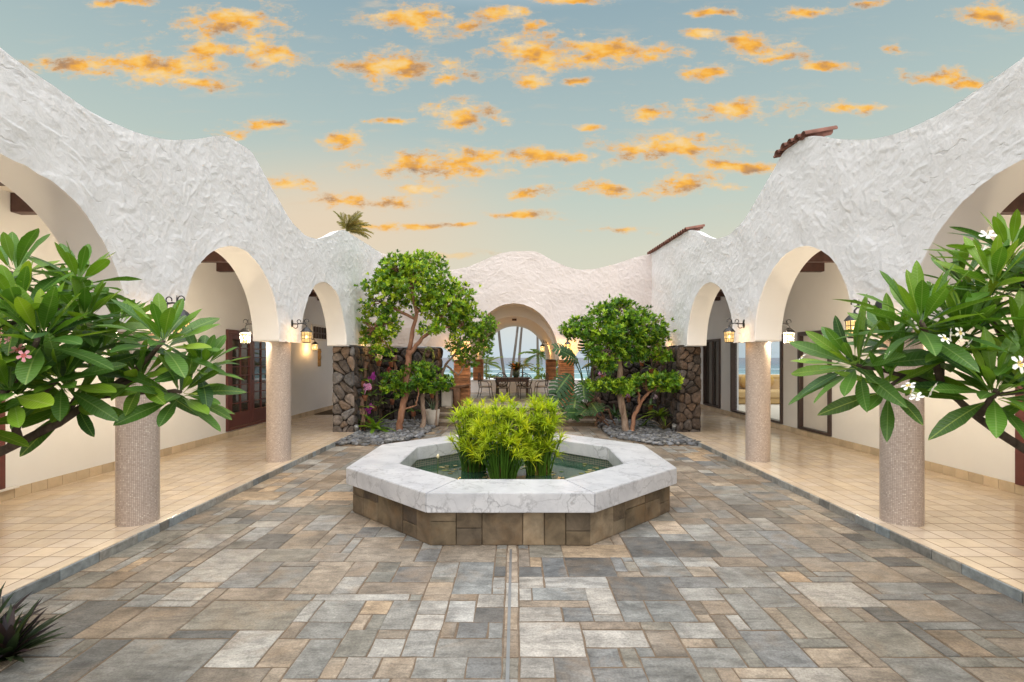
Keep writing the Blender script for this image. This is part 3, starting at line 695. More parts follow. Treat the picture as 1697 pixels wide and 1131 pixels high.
def arch_samples(cs, r, a, b, step=.02):
    out = []; y = a
    segs = sorted((c-r, c+r) for c in cs)
    cuts = [a]+[v for sg in segs for v in sg if a < v < b]+[b]
    for p, q in zip(cuts, cuts[1:]):
        mid = (p+q)/2; arc = any(s0 < mid < s1 for s0, s1 in segs)
        if arc:
            c = (p+q)/2 if (q-p) > 2*r-.01 else None
            cc = [x for x in cs if x-r < mid < x+r][0]; N = 112
            for k in range(N+1):
                v = cc-r*math.cos(math.pi*k/N)
                if p-1e-6 <= v <= q+1e-6: out.append(v)
        else:
            N = max(2, int((q-p)/step))
            out += [p+(q-p)*k/N for k in range(N+1)]
    res = []
    for v in sorted(out):
        if not res or v-res[-1] > 1e-4: res.append(v)
    return res
ARCH = [-2.52, .58, 3.68, 6.79, 9.92]; AR = 1.165; SPR = 2.0
def side_bottom(y):
    for c in ARCH:
        if abs(y-c) < AR: return SPR+math.sqrt(max(0, AR*AR-(y-c)**2))*1.03
    return SPR if y < 11.3 else 2.03
wings = {}
for s in (-1, 1):
    nm = 'arcade_wing'
    lab = 'white stucco arcade building with maroon French doors along the tiled walkway' if s < 0 else 'white stucco arcade building with glass sliding door and terracotta roof tiles on its crest'
    wg = empty(nm, (s*6, 6, 0), lab, 'building', 'white arcade buildings round the courtyard'); wings[s] = wg
    xf = c0+s*3.70
    top = (lambda y: smooth_prof(PROF, y))
    arcade(arch_samples(ARCH, AR, -1.0, 14.35), side_bottom, top, lambda u, z, d, xf=xf, s=s: (xf+s*d, u, z), .40, seed=2+s, parent=wg, mats=[M['white_stucco'], M['smooth_plaster']], back_top=.0)
    for cy in (-.97, 2.13, 5.24, 8.35):
        cx = c0+s*3.90+.02; mb = MB(); n = 40; r = .185; H = 1.96
        vs = []; uv = []
        for k in range(n+1):
            a = 2*math.pi*k/n
            for (rr_, z) in ((r, .08), (r, 2.04)): vs.append((cx+rr_*math.cos(a), cy+rr_*math.sin(a), z)); uv.append((a*r, z))
        mb.add(vs, [(2*k, 2*k+2, 2*k+3, 2*k+1) for k in range(n)], uv=uv)
        obj('column', mb, M['column_mosaic'], wg, smooth=True)
    # back wall of the walkway, with openings; ceiling with beams
    xw = -5.97 if s < 0 else 6.15
    if s < 0: opens = [(4.6, 5.96, .23, 2.36), (10.55, 13.46, .225, 2.335), (15.0, 16.15, 2.31, 2.69)]
    else: opens = [(4.7, 6.28, .2, 2.36), (9.98, 11.13, .215, 2.30), (11.80, 14.62, .22, 2.30), (15.4, 16.75, .22, 2.32)]
    mb = MB(); y = -3; x2 = xw+s*.2
    for (a, b, z0, z1) in opens:
        mb.box(xw, x2, y, a, 0, 3.8); mb.box(xw, x2, a, b, 0, z0); mb.box(xw, x2, a, b, z1, 3.8); y = b
    mb.box(xw, x2, y, 18, 0, 3.8)
    obj('back_wall', mb, M['corridor_plaster'], wg)
    obj('end_wall', MB().box(c0+s*3.9, x2, 17.8, 18, 0, 3.8), M['corridor_plaster'], wg)
    obj('ceiling', MB().box(c0+s*4.1, x2, -3, 18, 3.70, 3.80), M['ceiling_board'], wg)
    obj('roof', MB().box(c0+s*4.1, xw+s*(2.5 if s < 0 else .25), -3, 18, 3.802, 3.9), M['white_panel'], wg)
    y = -2.2
    while y < 17.6:
        obj('ceiling_beam', MB().box(c0+s*4.1, xw, y-.07, y+.07, 3.47, 3.698, bev=.008), M['dark_timber'], wg); y += 1.04
    # skirting tiles
    y = -1
    while y < 17.7:
        l = .215; cov = [o for o in opens if o[2] < .25]
        f = rr.uniform(.85, 1.1)
        obj('skirting_tile', MB().box(xw-s*.012, xw, y+.003, y+l-.003, .081, .205, (.60*f, .48*f, .34*f, 1), bev=.003), M['floor_tile'], wg); y += l

# --- doors of the left wing: three glazed leaves with two columns of panes
def glazed_leaf(wg, xw, s, ya, yb, z0, z1, cols, rows, mat, glass, stile=.09, bot=.30, topr=.10, bar=.022, frame_out=.03):
    xo, xi = xw-s*frame_out, xw+s*.05
    mb = MB(); mb.box(xo, xi, ya, ya+stile, z0, z1, bev=.004).box(xo, xi, yb-stile, yb, z0, z1, bev=.004)
    mb.box(xo+s*.001, xi, ya+stile, yb-stile, z0, z0+bot, bev=.004).box(xo+s*.001, xi, ya+stile, yb-stile, z1-topr, z1, bev=.004)
    gy0, gy1, gz0, gz1 = ya+stile, yb-stile, z0+bot, z1-topr
    for k in range(1, cols):
        y = gy0+(gy1-gy0)*k/cols; mb.box(xo+s*.01, xi-s*.01, y-bar/2, y+bar/2, gz0, gz1)
    for k in range(1, rows):
        z = gz0+(gz1-gz0)*k/rows; mb.box(xo+s*.012, xi-s*.012, gy0, gy1, z-bar/2, z+bar/2)
    lf = obj('door_leaf', mb, mat, wg)
    for a in range(cols):
        for b in range(rows):
            y0, y1 = gy0+(gy1-gy0)*a/cols+bar/2, gy0+(gy1-gy0)*(a+1)/cols-bar/2; z0_, z1_ = gz0+(gz1-gz0)*b/rows+bar/2, gz0+(gz1-gz0)*(b+1)/rows-bar/2
            obj('pane', MB().box(xo+s*.035, xo+s*.041, y0, y1, z0_, z1_), glass, lf)
    return lf
def door_frame(wg, xw, s, ya, yb, z0, z1, mat, w=.09, out=.045, name='door_frame'):
    mb = MB(); xo, xi = xw-s*out, xw+s*.12
    mb.box(xo, xi, ya, ya+w, z0, z1, bev=.006).box(xo, xi, yb-w, yb, z0, z1, bev=.006).box(xo+s*.002, xi, ya+w, yb-w, z1-w, z1, bev=.006).box(xo+s*.002, xi, ya+w, yb-w, z0, z0+w*.6, bev=.004)
    return obj(name, mb, mat, wg)
def sub(o, wg): return o
WL, WR = wings[-1], wings[1]
door_frame(WL, -5.97, -1, 10.55, 13.46, .225, 2.335, M['maroon_paint'])
for ya, yb in ((10.65, 11.55), (11.56, 12.44), (12.45, 13.36)):
    lf = glazed_leaf(WL, -5.97, -1, ya, yb, .285, 2.24, 2, 8, M['maroon_paint'], M['door_glass'], stile=.10)
    sub(obj('handle', MB().tube([(-5.90, yb-.05, 1.25), (-5.90, yb-.05, 1.37)], .012), M['iron'], lf), WL)
door_frame(WL, -5.97, -1, 4.6, 5.96, .23, 2.36, M['maroon_paint'])
glazed_leaf(WL, -5.97, -1, 4.7, 5.86, .29, 2.26, 2, 6, M['maroon_paint'], M['door_glass'])
obj('sill', MB().box(-5.90, -5.97, 4.5, 6.1, .206, .228, bev=.004), M['white_panel'], WL)
obj('unlit_room_sheet', MB().box(-6.18, -6.19, 4.4, 13.6, .1, 2.6), M['dark_timber'], WL)  # dark sheet standing in for the unlit interior behind the glazed doors
# small barred window high on the left wall
wf = obj('window', MB().box(-5.94, -6.0, 14.95, 15.02, 2.26, 2.74).box(-5.94, -6.0, 16.13, 16.2, 2.26, 2.74).box(-5.939, -6.0, 15.02, 16.13, 2.68, 2.74).box(-5.939, -6.0, 15.02, 16.13, 2.26, 2.32), M['white_panel'], WL)
mb = MB()
for k in range(6): y = 15.05+k*.21; mb.box(-5.96, -6.0, y-.022, y+.022, 2.32, 2.68)
mb.box(-5.955, -6.0, 15.02, 16.13, 2.47, 2.51); sub(obj('shutter_bar', mb, M['dark_frame'], wf), WL)
sub(obj('pane', MB().box(-6.02, -6.03, 15.02, 16.13, 2.32, 2.68), M['door_glass'], wf), WL)

# --- openings of the right wing
door_frame(WR, 6.15, 1, 9.98, 11.13, .215, 2.30, M['dark_frame'], w=.085)
obj('white_door', MB().box(6.19, 6.23, 10.065, 11.045, .266, 2.215, bev=.004), M['white_panel'], WR)
door_frame(WR, 6.15, 1, 11.80, 14.62, .22, 2.30, M['dark_frame'], w=.08)
lf = obj('sliding_door', MB().box(6.14, 6.20, 13.16, 13.24, .28, 2.22), M['dark_frame'], WR)
for ya, yb in ((11.88, 13.16), (13.24, 14.54)): sub(obj('pane', MB().add([(6.17, yb, .27), (6.17, ya, .27), (6.17, ya, 2.22), (6.17, yb, 2.22)], [(0, 1, 2, 3)]), M['clear_glass'], lf), WR)
door_frame(WR, 6.15, 1, 15.4, 16.75, .22, 2.32, M['dark_frame'], w=.07)
lf = obj('screen_door', MB().box(6.14, 6.18, 16.02, 16.08, .27, 2.25), M['dark_frame'], WR)
sub(obj('pane', MB().box(6.2, 6.21, 15.47, 16.68, .26, 2.25), M['door_glass'], lf), WR)
door_frame(WR, 6.15, 1, 4.7, 6.28, .2, 2.36, M['maroon_paint'], w=.12)
glazed_leaf(WR, 6.15, 1, 4.82, 6.16, .275, 2.24, 2, 6, M['maroon_paint'], M['door_glass'])
obj('unlit_room_sheet', MB().box(6.36, 6.37, 4.5, 6.4, .1, 2.6), M['dark_timber'], WR)  # dark sheet in place of the unlit room behind this door
# the room behind the sliding door
mb = MB(); mb.box(6.36, 12.5, 11.0, 21, .1, .2); obj('room_floor', mb, M['room_wall'], WR)
obj('room_wall', MB().box(12.5, 12.6, 11.0, 21, .1, .6).box(12.5, 12.6, 11.0, 21, 2.9, 3.3).box(6.36, 12.5, 10.9, 11.0, .1, 3.3).box(6.36, 12.5, 21, 21.1, .1, .6).box(6.36, 12.5, 21, 21.1, 2.9, 3.3).box(8.0, 8.08, 21, 21.1, .6, 2.9).box(6.35, 6.45, 18.0, 21.1, .1, 3.3), M['room_wall'], WR)
# roof tiles showing over the right-hand crest
def barrel(x0, x1, y, z0, z1, r=.085):
    mb = MB(); n = 8; vs = []
    for (x, z) in ((x0, z0), (x1, z1)):
        for k in range(n+1): a = math.pi*k/n; vs.append((x, y+r*math.cos(a), z+r*math.sin(a)))
        for k in range(n+1): a = math.pi*k/n; vs.append((x, y+(r-.016)*math.cos(a), z+(r-.016)*math.sin(a)))
    m1 = n+1; fs = []
    for k in range(n): fs += [(k, k+1, 2*m1+k+1, 2*m1+k), (m1+k, m1+k+1, 3*m1+k+1, 3*m1+k), (k, k+1, m1+k+1, m1+k)]
    return mb.add(vs, fs)
def valley(x0, x1, y, z0, z1, r=.05):
    mb = MB(); n = 6; vs = []
    for (x, z) in ((x0, z0), (x1, z1)):
        for k in range(n+1): a = math.pi*k/n; vs.append((x, y+r*math.cos(a), z-r*.7*math.sin(a)+.03))
        for k in range(n+1): a = math.pi*k/n; vs.append((x, y+r*math.cos(a), z-r*.7*math.sin(a)+.014))
    m1 = n+1; fs = []
    for k in range(n): fs += [(k, k+1, 2*m1+k+1, 2*m1+k), (m1+k, m1+k+1, 3*m1+k+1, 3*m1+k), (k, k+1, m1+k+1, m1+k)]
    return mb.add(vs, fs)
for (ya, yb) in ((6.42, 7.20), (10.95, 14.2)):
    y = ya+.09
    while y < yb:
        z = smooth_prof(PROF, y)+.03
        obj('roof_tile', barrel(3.64, 4.05, y, z-.02, z+.05, .062), M['terracotta'], WR, smooth=True)
        obj('roof_tile', valley(3.66, 4.05, y+.08, z-.02, z+.05, .045), M['terracotta'], WR, smooth=True); y += .165
# ------------------------------------------------------------------ pavilion at the end of the courtyard
PV = empty('beach_pavilion', (0, 17, 0), 'stuccoed pavilion with a central vaulted arch framing the ocean and wooden slatted pillars', 'building')
EPROF = [(-4.2, 4.62), (-3.7, 4.60), (-3.2, 4.50), (-2.6, 4.28), (-2.1, 4.16), (-1.7, 4.15), (-1.3, 4.22), (-.75, 4.46), (-.42, 4.60), (-.1, 4.65), (.5, 4.65), (.72, 4.56), (1.0, 4.40), (1.4, 4.22), (1.75, 4.14), (2.15, 4.16), (2.7, 4.30), (3.2, 4.47), (3.75, 4.60), (4.3, 4.63)]
AC, AW = -.05, 1.23
def end_bottom(x):
    a = abs(x-AC)
    if a < AW: return 1.69+1.54*math.sqrt(max(0, 1-(a/AW)**2))
    if a < 1.66: return 1.69
    if a < 2.14: return 1.69+.36*math.sqrt(max(0, 1-((2.14-a)/.48)**2))
    return 2.05
xs = arch_samples([AC], AW, -4.2, 4.25)
xs = sorted(set(xs+[AC+q*(2.14-.48*math.cos(k*math.pi/24)) for q in (-1, 1) for k in range(13)]))
arcade(xs, end_bottom, lambda x: smooth_prof(EPROF, x, .08), lambda u, z, d: (u, 14.0+d, z), .5, parent=PV, mats=[M['cream_stucco'], M['vault_plaster']])
# barrel vault behind the front arch
mb = MB(); n = 48
def ringp(rx, rz, y, k): a = math.pi*k/n; return (AC+rx*math.cos(a), y, 1.69+rz*math.sin(a))
vs = [ringp(1.20, 1.27, y, k) for y in (14.95, 19.9) for k in range(n+1)]+[ringp(1.62, 1.85, y, k) for y in (14.95, 19.9) for k in range(n+1)]
m1 = n+1
mb.add(vs, [(k, k+1, m1+k+1, m1+k) for k in range(n)]+[(2*m1+k, 2*m1+k+1, 3*m1+k+1, 3*m1+k) for k in range(n)]+[(k, k+1, 2*m1+k+1, 2*m1+k) for k in range(n)]+[(m1+k, m1+k+1, 3*m1+k+1, 3*m1+k) for k in range(n)])
mb.add([(AC+q*x, y, 1.69) for q in (-1, 1) for x in (1.2, 1.62) for y in (14.95, 19.9)], [(0, 1, 3, 2), (4, 5, 7, 6)])
obj('vault', mb, M['vault_plaster'], PV, smooth=False)
mb = MB()
for q in (-1, 1):
    vs = [(AC+q*x, y, z) for y in (14.5, 14.95) for (x, z) in [(1.235, 1.70)]+[(1.235+.0*k, 1.70+.25*k) for k in range(1, 3)]]
obj('vault_front', MB().add([ringp(1.232, 1.545, y, k) for y in (14.45, 15.0) for k in range(n+1)], [(k, k+1, m1+k+1, m1+k) for k in range(n)]), M['vault_plaster'], PV, smooth=True)
obj('ceiling_box', MB().box(AC-.07, AC+.07, 15.9, 16.05, 2.90, 2.965), M['rough_wood'], PV)
for s in (-1, 1):
    for (y, w, zb, xm) in ((14.25, .42, .42, 1.44), (19.7, .38, .90, 1.39)):
        cx = AC+s*xm
        pl = obj('slatted_pillar', MB().box(cx-w/2+.03, cx+w/2-.03, y-.18, y+.18, zb-.02, 1.70), M['dark_timber'], PV)
        z = zb; 
        while z < 1.65:
            h = rr.choice([.04, .055, .065, .08]); h = min(h, 1.69-z); o = rr.uniform(0, .022); f = rr.uniform(.65, 1.35)
            p = (.40*f, .175*f, .075*f, 1)
            obj('slat', MB().box(cx-w/2-o*.3, cx+w/2+o*.3, y-.20-o, y+.20+o, z+.004, z+h-.003, p, bev=.004), M['wood_slat'], pl); z += h
for s in (-1, 1): obj('eave', MB().box(AC+s*1.64, AC+s*4.0, 14.5, 15.6, 3.6, 3.7), M['vault_plaster'], PV)
obj('parapet', MB().box(-4.0, 4.04, 19.55, 19.95, .40, .875), M['white_stucco'], PV)
obj('parapet_coping', MB().box(-4.0, 4.04, 19.52, 19.98, .877, .90, bev=.006), M['smooth_plaster'], PV)

# ------------------------------------------------------------------ lava stone walls
def voronoi(w, h, sp, rnd, jit=.46, mix=True):
    pts = []; ny = max(2, round(h/sp)); 
    for j in range(ny):
        nx = max(1, round(w/sp)+ (rnd.choice([-1, 0, 0, 1]) if mix and w > .7 else 0))
        for i in range(nx): pts.append(((i+.5+rnd.uniform(-jit, jit))*w/nx, (j+.5+rnd.uniform(-jit, jit))*h/ny))
    if len(pts) > 12: pts = [p for p in pts if rnd.random() > .17]
    cells = []
    for i, (ax, ay) in enumerate(pts):
        poly = [(0, 0), (w, 0), (w, h), (0, h)]
        for j, (bx, by) in enumerate(pts):
            if i == j or abs(ax-bx)+abs(ay-by) > sp*4: continue
            mx, my, nx_, ny_ = (ax+bx)/2, (ay+by)/2, bx-ax, by-ay; out = []
            for k in range(len(poly)):
                p, q = poly[k], poly[(k+1) % len(poly)]
                dp = (p[0]-mx)*nx_+(p[1]-my)*ny_; dq = (q[0]-mx)*nx_+(q[1]-my)*ny_
                if dp <= 0: out.append(p)
                if dp*dq < 0: t = dp/(dp-dq); out.append((p[0]+(q[0]-p[0])*t, p[1]+(q[1]-p[1])*t))
            poly = out
            if not poly: break
        if len(poly) > 2: cells.append(poly)
    return cells
def lava_stone(poly, place, rnd, col, depth):
    cx = sum(p[0] for p in poly)/len(poly); cy = sum(p[1] for p in poly)/len(poly)
    # round the corners: sample the outline with chamfers
    pts = []
    m = len(poly)
    for k in range(m):
        a, b, c = poly[k-1], poly[k], poly[(k+1) % m]
        for q, t in ((a, .26), (c, .26)): pts.append((b[0]+(q[0]-b[0])*t, b[1]+(q[1]-b[1])*t))
    n = len(pts); mb = MB(); vs = []
    dd = depth*rnd.uniform(.7, 1.3); tx, ty = rnd.uniform(-.12, .12), rnd.uniform(-.12, .12)
    for (f, z, jt) in ((.955, -.02, .01), (.90, .5, .05), (.70, .95, .09), (.36, 1.0, .1)):
        for (x, y) in pts:
            ff = f*(1+rnd.uniform(-jt, jt)); X, Y = cx+(x-cx)*ff, cy+(y-cy)*ff
            vs.append(place(X, Y, z*dd*(1+rnd.uniform(-.22, .22))+(tx*(X-cx)+ty*(Y-cy))*z))
    vs.append(place(cx, cy, dd*rnd.uniform(.95, 1.1)))
    fs = [(r*n+k, r*n+(k+1) % n, (r+1)*n+(k+1) % n, (r+1)*n+k) for r in range(3) for k in range(n)]+[(3*n+k, 3*n+(k+1) % n, 4*n) for k in range(n)]
    return mb.add(vs, fs, col)
for s in (-1, 1):
    lw = empty('lava_stone_wall', (c0+s*3.4, 13, 0), 'rough lava stone wall with pier behind the tall crowned tree and purple orchids' if s < 0 else 'rough lava stone wall with pier beside the monstera and driftwood', 'stone wall', 'lava stone walls')
    rnd = random.Random(21+s); X = c0+s*3.66
    core = MB().box(X+s*.03, X+s*.47, 11.53, 12.2, -.05, 2.0).box(X+s*.03, X+s*.4, 12.2, 14.5, -.05, 2.02).box(X+s*.03, c0+s*2.14, 14.03, 14.47, -.05, 2.035)
    obj('wall_core', core, M['dark_mortar'], lw)
    def C(base, v=.35):
        f = rnd.uniform(1-v, 1+v); w = rnd.uniform(-.12, .18); return (base[0]*f*(1+w), base[1]*f, base[2]*f*(1-w), 1)
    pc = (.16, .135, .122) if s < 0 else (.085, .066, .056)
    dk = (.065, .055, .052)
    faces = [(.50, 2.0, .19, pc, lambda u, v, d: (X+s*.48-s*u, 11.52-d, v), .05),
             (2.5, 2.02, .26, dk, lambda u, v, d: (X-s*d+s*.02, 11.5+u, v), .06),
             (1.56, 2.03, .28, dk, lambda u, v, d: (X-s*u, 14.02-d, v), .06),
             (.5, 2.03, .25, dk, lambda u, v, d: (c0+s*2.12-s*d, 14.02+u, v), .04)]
    for (w, h, sp, base, pl, dep) in faces:
        for poly in voronoi(w, h, sp, rnd):
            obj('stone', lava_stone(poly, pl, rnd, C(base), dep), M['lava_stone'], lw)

# ------------------------------------------------------------------ fountain
FT = empty('octagonal_fountain', (FXC, FYC, 0), 'octagonal fountain pool with grey veined marble rim on a brown stone base', 'fountain')
RZ = .506
for k in range(8):
    g_ = .0012
    def trap(ao, ai, z0, z1, bev):
        bm = bmesh.new(); vs = []
        for z in (z0, z1):
            for (ap, kk) in ((ao, k), (ao, k+1), (ai, k+1), (ai, k)):
                p = Vector(octv(ap, kk, z)); vs.append(bm.verts.new(p))
        for f in ((3, 2, 1, 0), (4, 5, 6, 7), (0, 1, 5, 4), (1, 2, 6, 5), (2, 3, 7, 6), (3, 0, 4, 7)): bm.faces.new([vs[i] for i in f])
        c = sum((v.co for v in bm.verts), Vector())/8
        ta = R(45*k+45); tn = Vector((-math.sin(ta), math.cos(ta), 0))
        for v in bm.verts: v.co -= tn*g_*(1 if (v.co-c).dot(tn) > 0 else -1)
        bmesh.ops.bevel(bm, geom=bm.edges[:], offset=bev, segments=2, affect='EDGES')
        bm.verts.index_update(); mb = MB().add([v.co[:] for v in bm.verts], [[v.index for v in f.verts] for f in bm.faces]); bm.free(); return mb
    obj('rim_slab', trap(AP, 1.32, RZ-.18, RZ, .006), M['marble'], FT)
mb = MB()
for k in range(8):
    vs = [octv(1.74, k, 0), octv(1.74, k+1, 0), octv(1.74, k+1, RZ-.182), octv(1.74, k, RZ-.182)]; mb.add(vs, [(0, 1, 2, 3)])
obj('base_core', mb, M['mortar'], FT)
mb = MB()
for k in range(8):
    a, b = Vector(octv(1.345, k, 0)), Vector(octv(1.345, k+1, 0)); L_ = (b-a).length
    mb.add([a, b, b+Vector((0, 0, RZ-.17)), a+Vector((0, 0, RZ-.17))], [(0, 1, 2, 3)], uv=[(k*L_, 0), (k*L_+L_, 0), (k*L_+L_, .34), (k*L_, .34)])
obj('pool_wall', mb, M['pond_mosaic'], FT)
BP = [(.10, .078, .055), (.13, .098, .065), (.17, .13, .085), (.22, .175, .12), (.085, .066, .05), (.145, .11, .07)]
for k in range(8):
    th = R(45*k+45); nv = Vector((math.cos(th), math.sin(th), 0)); a, b = Vector(octv(1.80, k)), Vector(octv(1.80, k+1)); L_ = (b-a).length; t = (b-a)/L_
    u = 0; H = RZ-.184
    while u < L_-.01:
        w = rr.choice([.2, .24, .3, .38]); w = L_-u if L_-u-w < .15 else w
        cuts = [0, H] if rr.random() < .42 else [0, H*rr.choice([.42, .5, .64, .7]), H]
        for z0, z1 in zip(cuts, cuts[1:]):
            p = rr.choice(BP); f = rr.uniform(.85, 1.2); pr = rr.uniform(-.004, .005); e = .006
            q = lambda uu, z, d: a+t*uu+nv*d+Vector((0, 0, z))
            g2 = .0025
            vs = [q(u+g2, z0+g2, -.05), q(u+w-g2, z0+g2, -.05), q(u+w-g2, z1-g2, -.05), q(u+g2, z1-g2, -.05)]
            vs += [q(u+g2, z0+g2, pr-.005), q(u+w-g2, z0+g2, pr-.005), q(u+w-g2, z1-g2, pr-.005), q(u+g2, z1-g2, pr-.005)]
            vs += [q(u+g2+e, z0+g2+e, pr), q(u+w-g2-e, z0+g2+e, pr), q(u+w-g2-e, z1-g2-e, pr), q(u+g2+e, z1-g2-e, pr)]
            obj('base_stone', MB().add(vs, [(i+r*4, (i+1) % 4+r*4, (i+1) % 4+r*4+4, i+r*4+4) for r in (0, 1) for i in range(4)]+[(8, 9, 10, 11)], (p[0]*f, p[1]*f, p[2]*f, 1)), M['base_stone'], FT)
        u += w
obj('pond_water', MB().add([octv(1.34, k, .225) for k in range(8)], [tuple(range(8))]), M['pond_water'], kind='structure')
mb = MB()
for _ in range(420):
    a, r = rr.uniform(0, 6.28), 1.3*math.sqrt(rr.random()); x, y = FXC+r*math.cos(a), FYC+r*math.sin(a)
    if mn.noise(Vector((x*2.2, y*2.2, 5))) < -.05: continue
    q = rr.uniform(.012, .035); n = 7; t = rr.uniform(0, 6.28); c = rr.choice([(.20, .20, .05), (.30, .25, .09), (.10, .16, .05), (.38, .30, .14), (.16, .13, .06)])
    mb.add([(x+q*math.cos(t+k*.85)*1.2, y+q*math.sin(t+k*.85), .228+rr.uniform(0, .002)) for k in range(n)], [tuple(range(n))], c+(1,))
obj('floating_leaves', mb, M['petal'], label='small yellow and green leaves floating on the pond water', kind='stuff')

# ------------------------------------------------------------------ lanterns
def lantern_proto(loc, rz, label, sc=1.0):
    root = empty('wall_lantern', loc, label, 'lantern', 'iron wall lanterns'); root.rotation_euler.z = rz; root.scale = (sc,)*3
    b = MB().lathe([(.001, .012), (.028, .014), (.05, .008), (.055, 0)], n=16); b.xf(Matrix.Scale(1.5, 4, (0, 1, 0))); b.xf(Matrix.Rotation(R(90), 4, 'X'))
    obj('wall_plate', b, M['iron'], root, True, True)          # lies against the wall, +Y is out of the wall (turned below)
    arm = MB().tube([(0, -.01, 0), (0, -.10, .0), (0, -.16, .01), (0, -.22, .0), (0, -.245, -.03), (0, -.245, -.06)], .010, 8)
    arm.tube([(0, -.03, -.06), (0, -.07, -.075), (0, -.10, -.05), (0, -.10, -.01)], .007, 6)
    arm.tube([(0, -.245+.035*math.cos(a), .045+.035*math.sin(a)) for a in np.linspace(-1.6, 3.6, 12)], .006, 6)
    arm.tube([(0, -.12+.03*math.cos(a), .04+.03*math.sin(a)) for a in np.linspace(-1.6, 3.6, 12)], .006, 6)
    arm.tube([(0, -.20, 0), (0, -.20, .085)], [.009, .003], 6)
    obj('arm', arm, M['iron'], root, True, True)
    y0 = -.245
    ro = MB().lathe([(.012, -.05), (.035, -.065), (.06, -.085), (.092, -.125), (.094, -.135), (.001, -.137)], 0, y0, 6); obj('lantern_roof', ro, M['iron'], root, False, True)
    fr = MB()
    for k in range(6):
        a = k*math.pi/3; b2 = (k+1)*math.pi/3
        P = lambda a, z, r=.078: (r*math.cos(a), y0+r*math.sin(a), z)
        fr.tube([P(a, -.135), P(a, -.30, .066)], .0045, 5)
        for z, r in ((-.185, .0745), (-.24, .071), (-.30, .066)): fr.tube([P(a, z, r), P(b2, z, r)], .004, 5)
        fr.tube([Vector(P(a, -.135)).lerp(Vector(P(b2, -.135)), .5), Vector(P(a, -.30, .066)).lerp(Vector(P(b2, -.30, .066)), .5)], .003, 5)
    fr.lathe([(.068, -.30), (.05, -.312), (.001, -.314)], 0, y0, 6)
    obj('lantern_frame', fr, M['iron'], root, False, True)
    for k in range(6):
        a, b2 = k*math.pi/3, (k+1)*math.pi/3; r1, r2 = .075, .063
        obj('glass_pane', MB().add([(r1*math.cos(a), y0+r1*math.sin(a), -.137), (r1*math.cos(b2), y0+r1*math.sin(b2), -.137), (r2*math.cos(b2), y0+r2*math.sin(b2), -.30), (r2*math.cos(a), y0+r2*math.sin(a), -.30)], [(0, 1, 2, 3)]), M['lamp_glass'], root, False, True)
    obj('bulb', MB().ball((0, y0, -.215), (.02, .02, .032)), M['bulb_glow'], root, True, True)
    li = bpy.data.lights.new('bulb_light', 'POINT'); li.energy = 9; li.color = (1, .66, .32); li.shadow_soft_size = .055
    lo = bpy.data.objects.new('bulb_light', li); COL.objects.link(lo); lo.parent = root; lo.location = (0, y0, -.22)
    return root
# rz turns the lantern so that local -Y points out of the wall
LP = lantern_proto((0, 0, -50), 0, 'x')
def lantern(loc, out, label, sc=1.0, watts=9, col=(1, .66, .32)):
    rz = {'+x': R(90), '-x': R(-90), '-y': 0, '+y': R(180)}[out]
    r = copy_tree(LP); r.location = loc; r.rotation_euler.z = rz; r.scale = (sc,)*3; r['label'] = label
    for ch in r.children:
        if ch.type == 'LIGHT':
            ch.data = ch.data.copy(); ch.data.energy = watts; ch.data.color = col
    return r
xfL, xfR, xbL, xbR = c0-3.685, c0+3.685, c0-4.10, c0+4.10
IN = 170
lantern((xfL, 5.24, 2.30), '+x', 'lit iron lantern above the near mosaic column, behind the left plumeria leaves', watts=7)
lantern((xfL, 8.38, 2.30), '+x', 'lit iron lantern on the white arcade wall over the farther column near the French doors', 1.0, 7)
lantern((xbL, 5.24, 2.28), '-x', 'unseen lantern added to brighten the walkway behind the near pier on the French door side', watts=IN, col=(1, .97, .94))  # hidden lantern added as fill light for this walkway
lantern((xbL, 8.20, 2.28), '-x', 'lit lantern on the walkway side of the pier in front of the maroon French doors', watts=IN, col=(1, .97, .94))
lantern((-5.965, 14.6, 2.26), '+x', 'lit lantern on the beige back wall next to the barred window and carved plaque', watts=26)
lantern((xfL+.03, 12.35, 2.22), '+x', 'glowing lantern above the lava stone wall and the purple orchids', watts=12)
lantern((xfR, 5.24, 2.26), '-x', 'lit iron lantern above the near column, half hidden by right plumeria leaves', watts=7)
lantern((xfR, 8.32, 2.30), '-x', 'lit iron lantern on the arcade wall over the column before the sliding glass door', 1.0, 7)
lantern((xbR, 5.24, 2.28), '+x', 'unseen lantern added to brighten the walkway behind the near pier on the white door side', watts=IN, col=(1, .97, .94))  # out-of-sight lantern put in to fill this walkway with light
lantern((xbR, 8.20, 2.28), '+x', 'lit lantern on the walkway side of the pier left of the white door', watts=IN, col=(1, .97, .94))
lantern((xfR-.03, 12.35, 2.22), '-x', 'lantern above the lava stone wall behind the smaller tree', watts=8)
lantern((AC-1.44, 14.0, 2.22), '-y', 'lit lantern on the arch pier above the left slatted pillar, behind leaves', 1.05, 30, (1, .54, .11))
lantern((AC+1.44, 14.0, 2.24), '-y', 'lit lantern on the arch pier above the right slatted pillar', 1.05, 30, (1, .54, .11))
lantern((AC-1.17, 16.9, 2.25), '+x', 'lit lantern inside the vault on its left side', 1.0, 22, (1, .62, .26))
lantern((AC+1.17, 16.9, 2.25), '-x', 'lit lantern inside the vault on its right side', 1.0, 22, (1, .62, .26))
for ch in list(LP.children): bpy.data.objects.remove(ch)
bpy.data.objects.remove(LP)

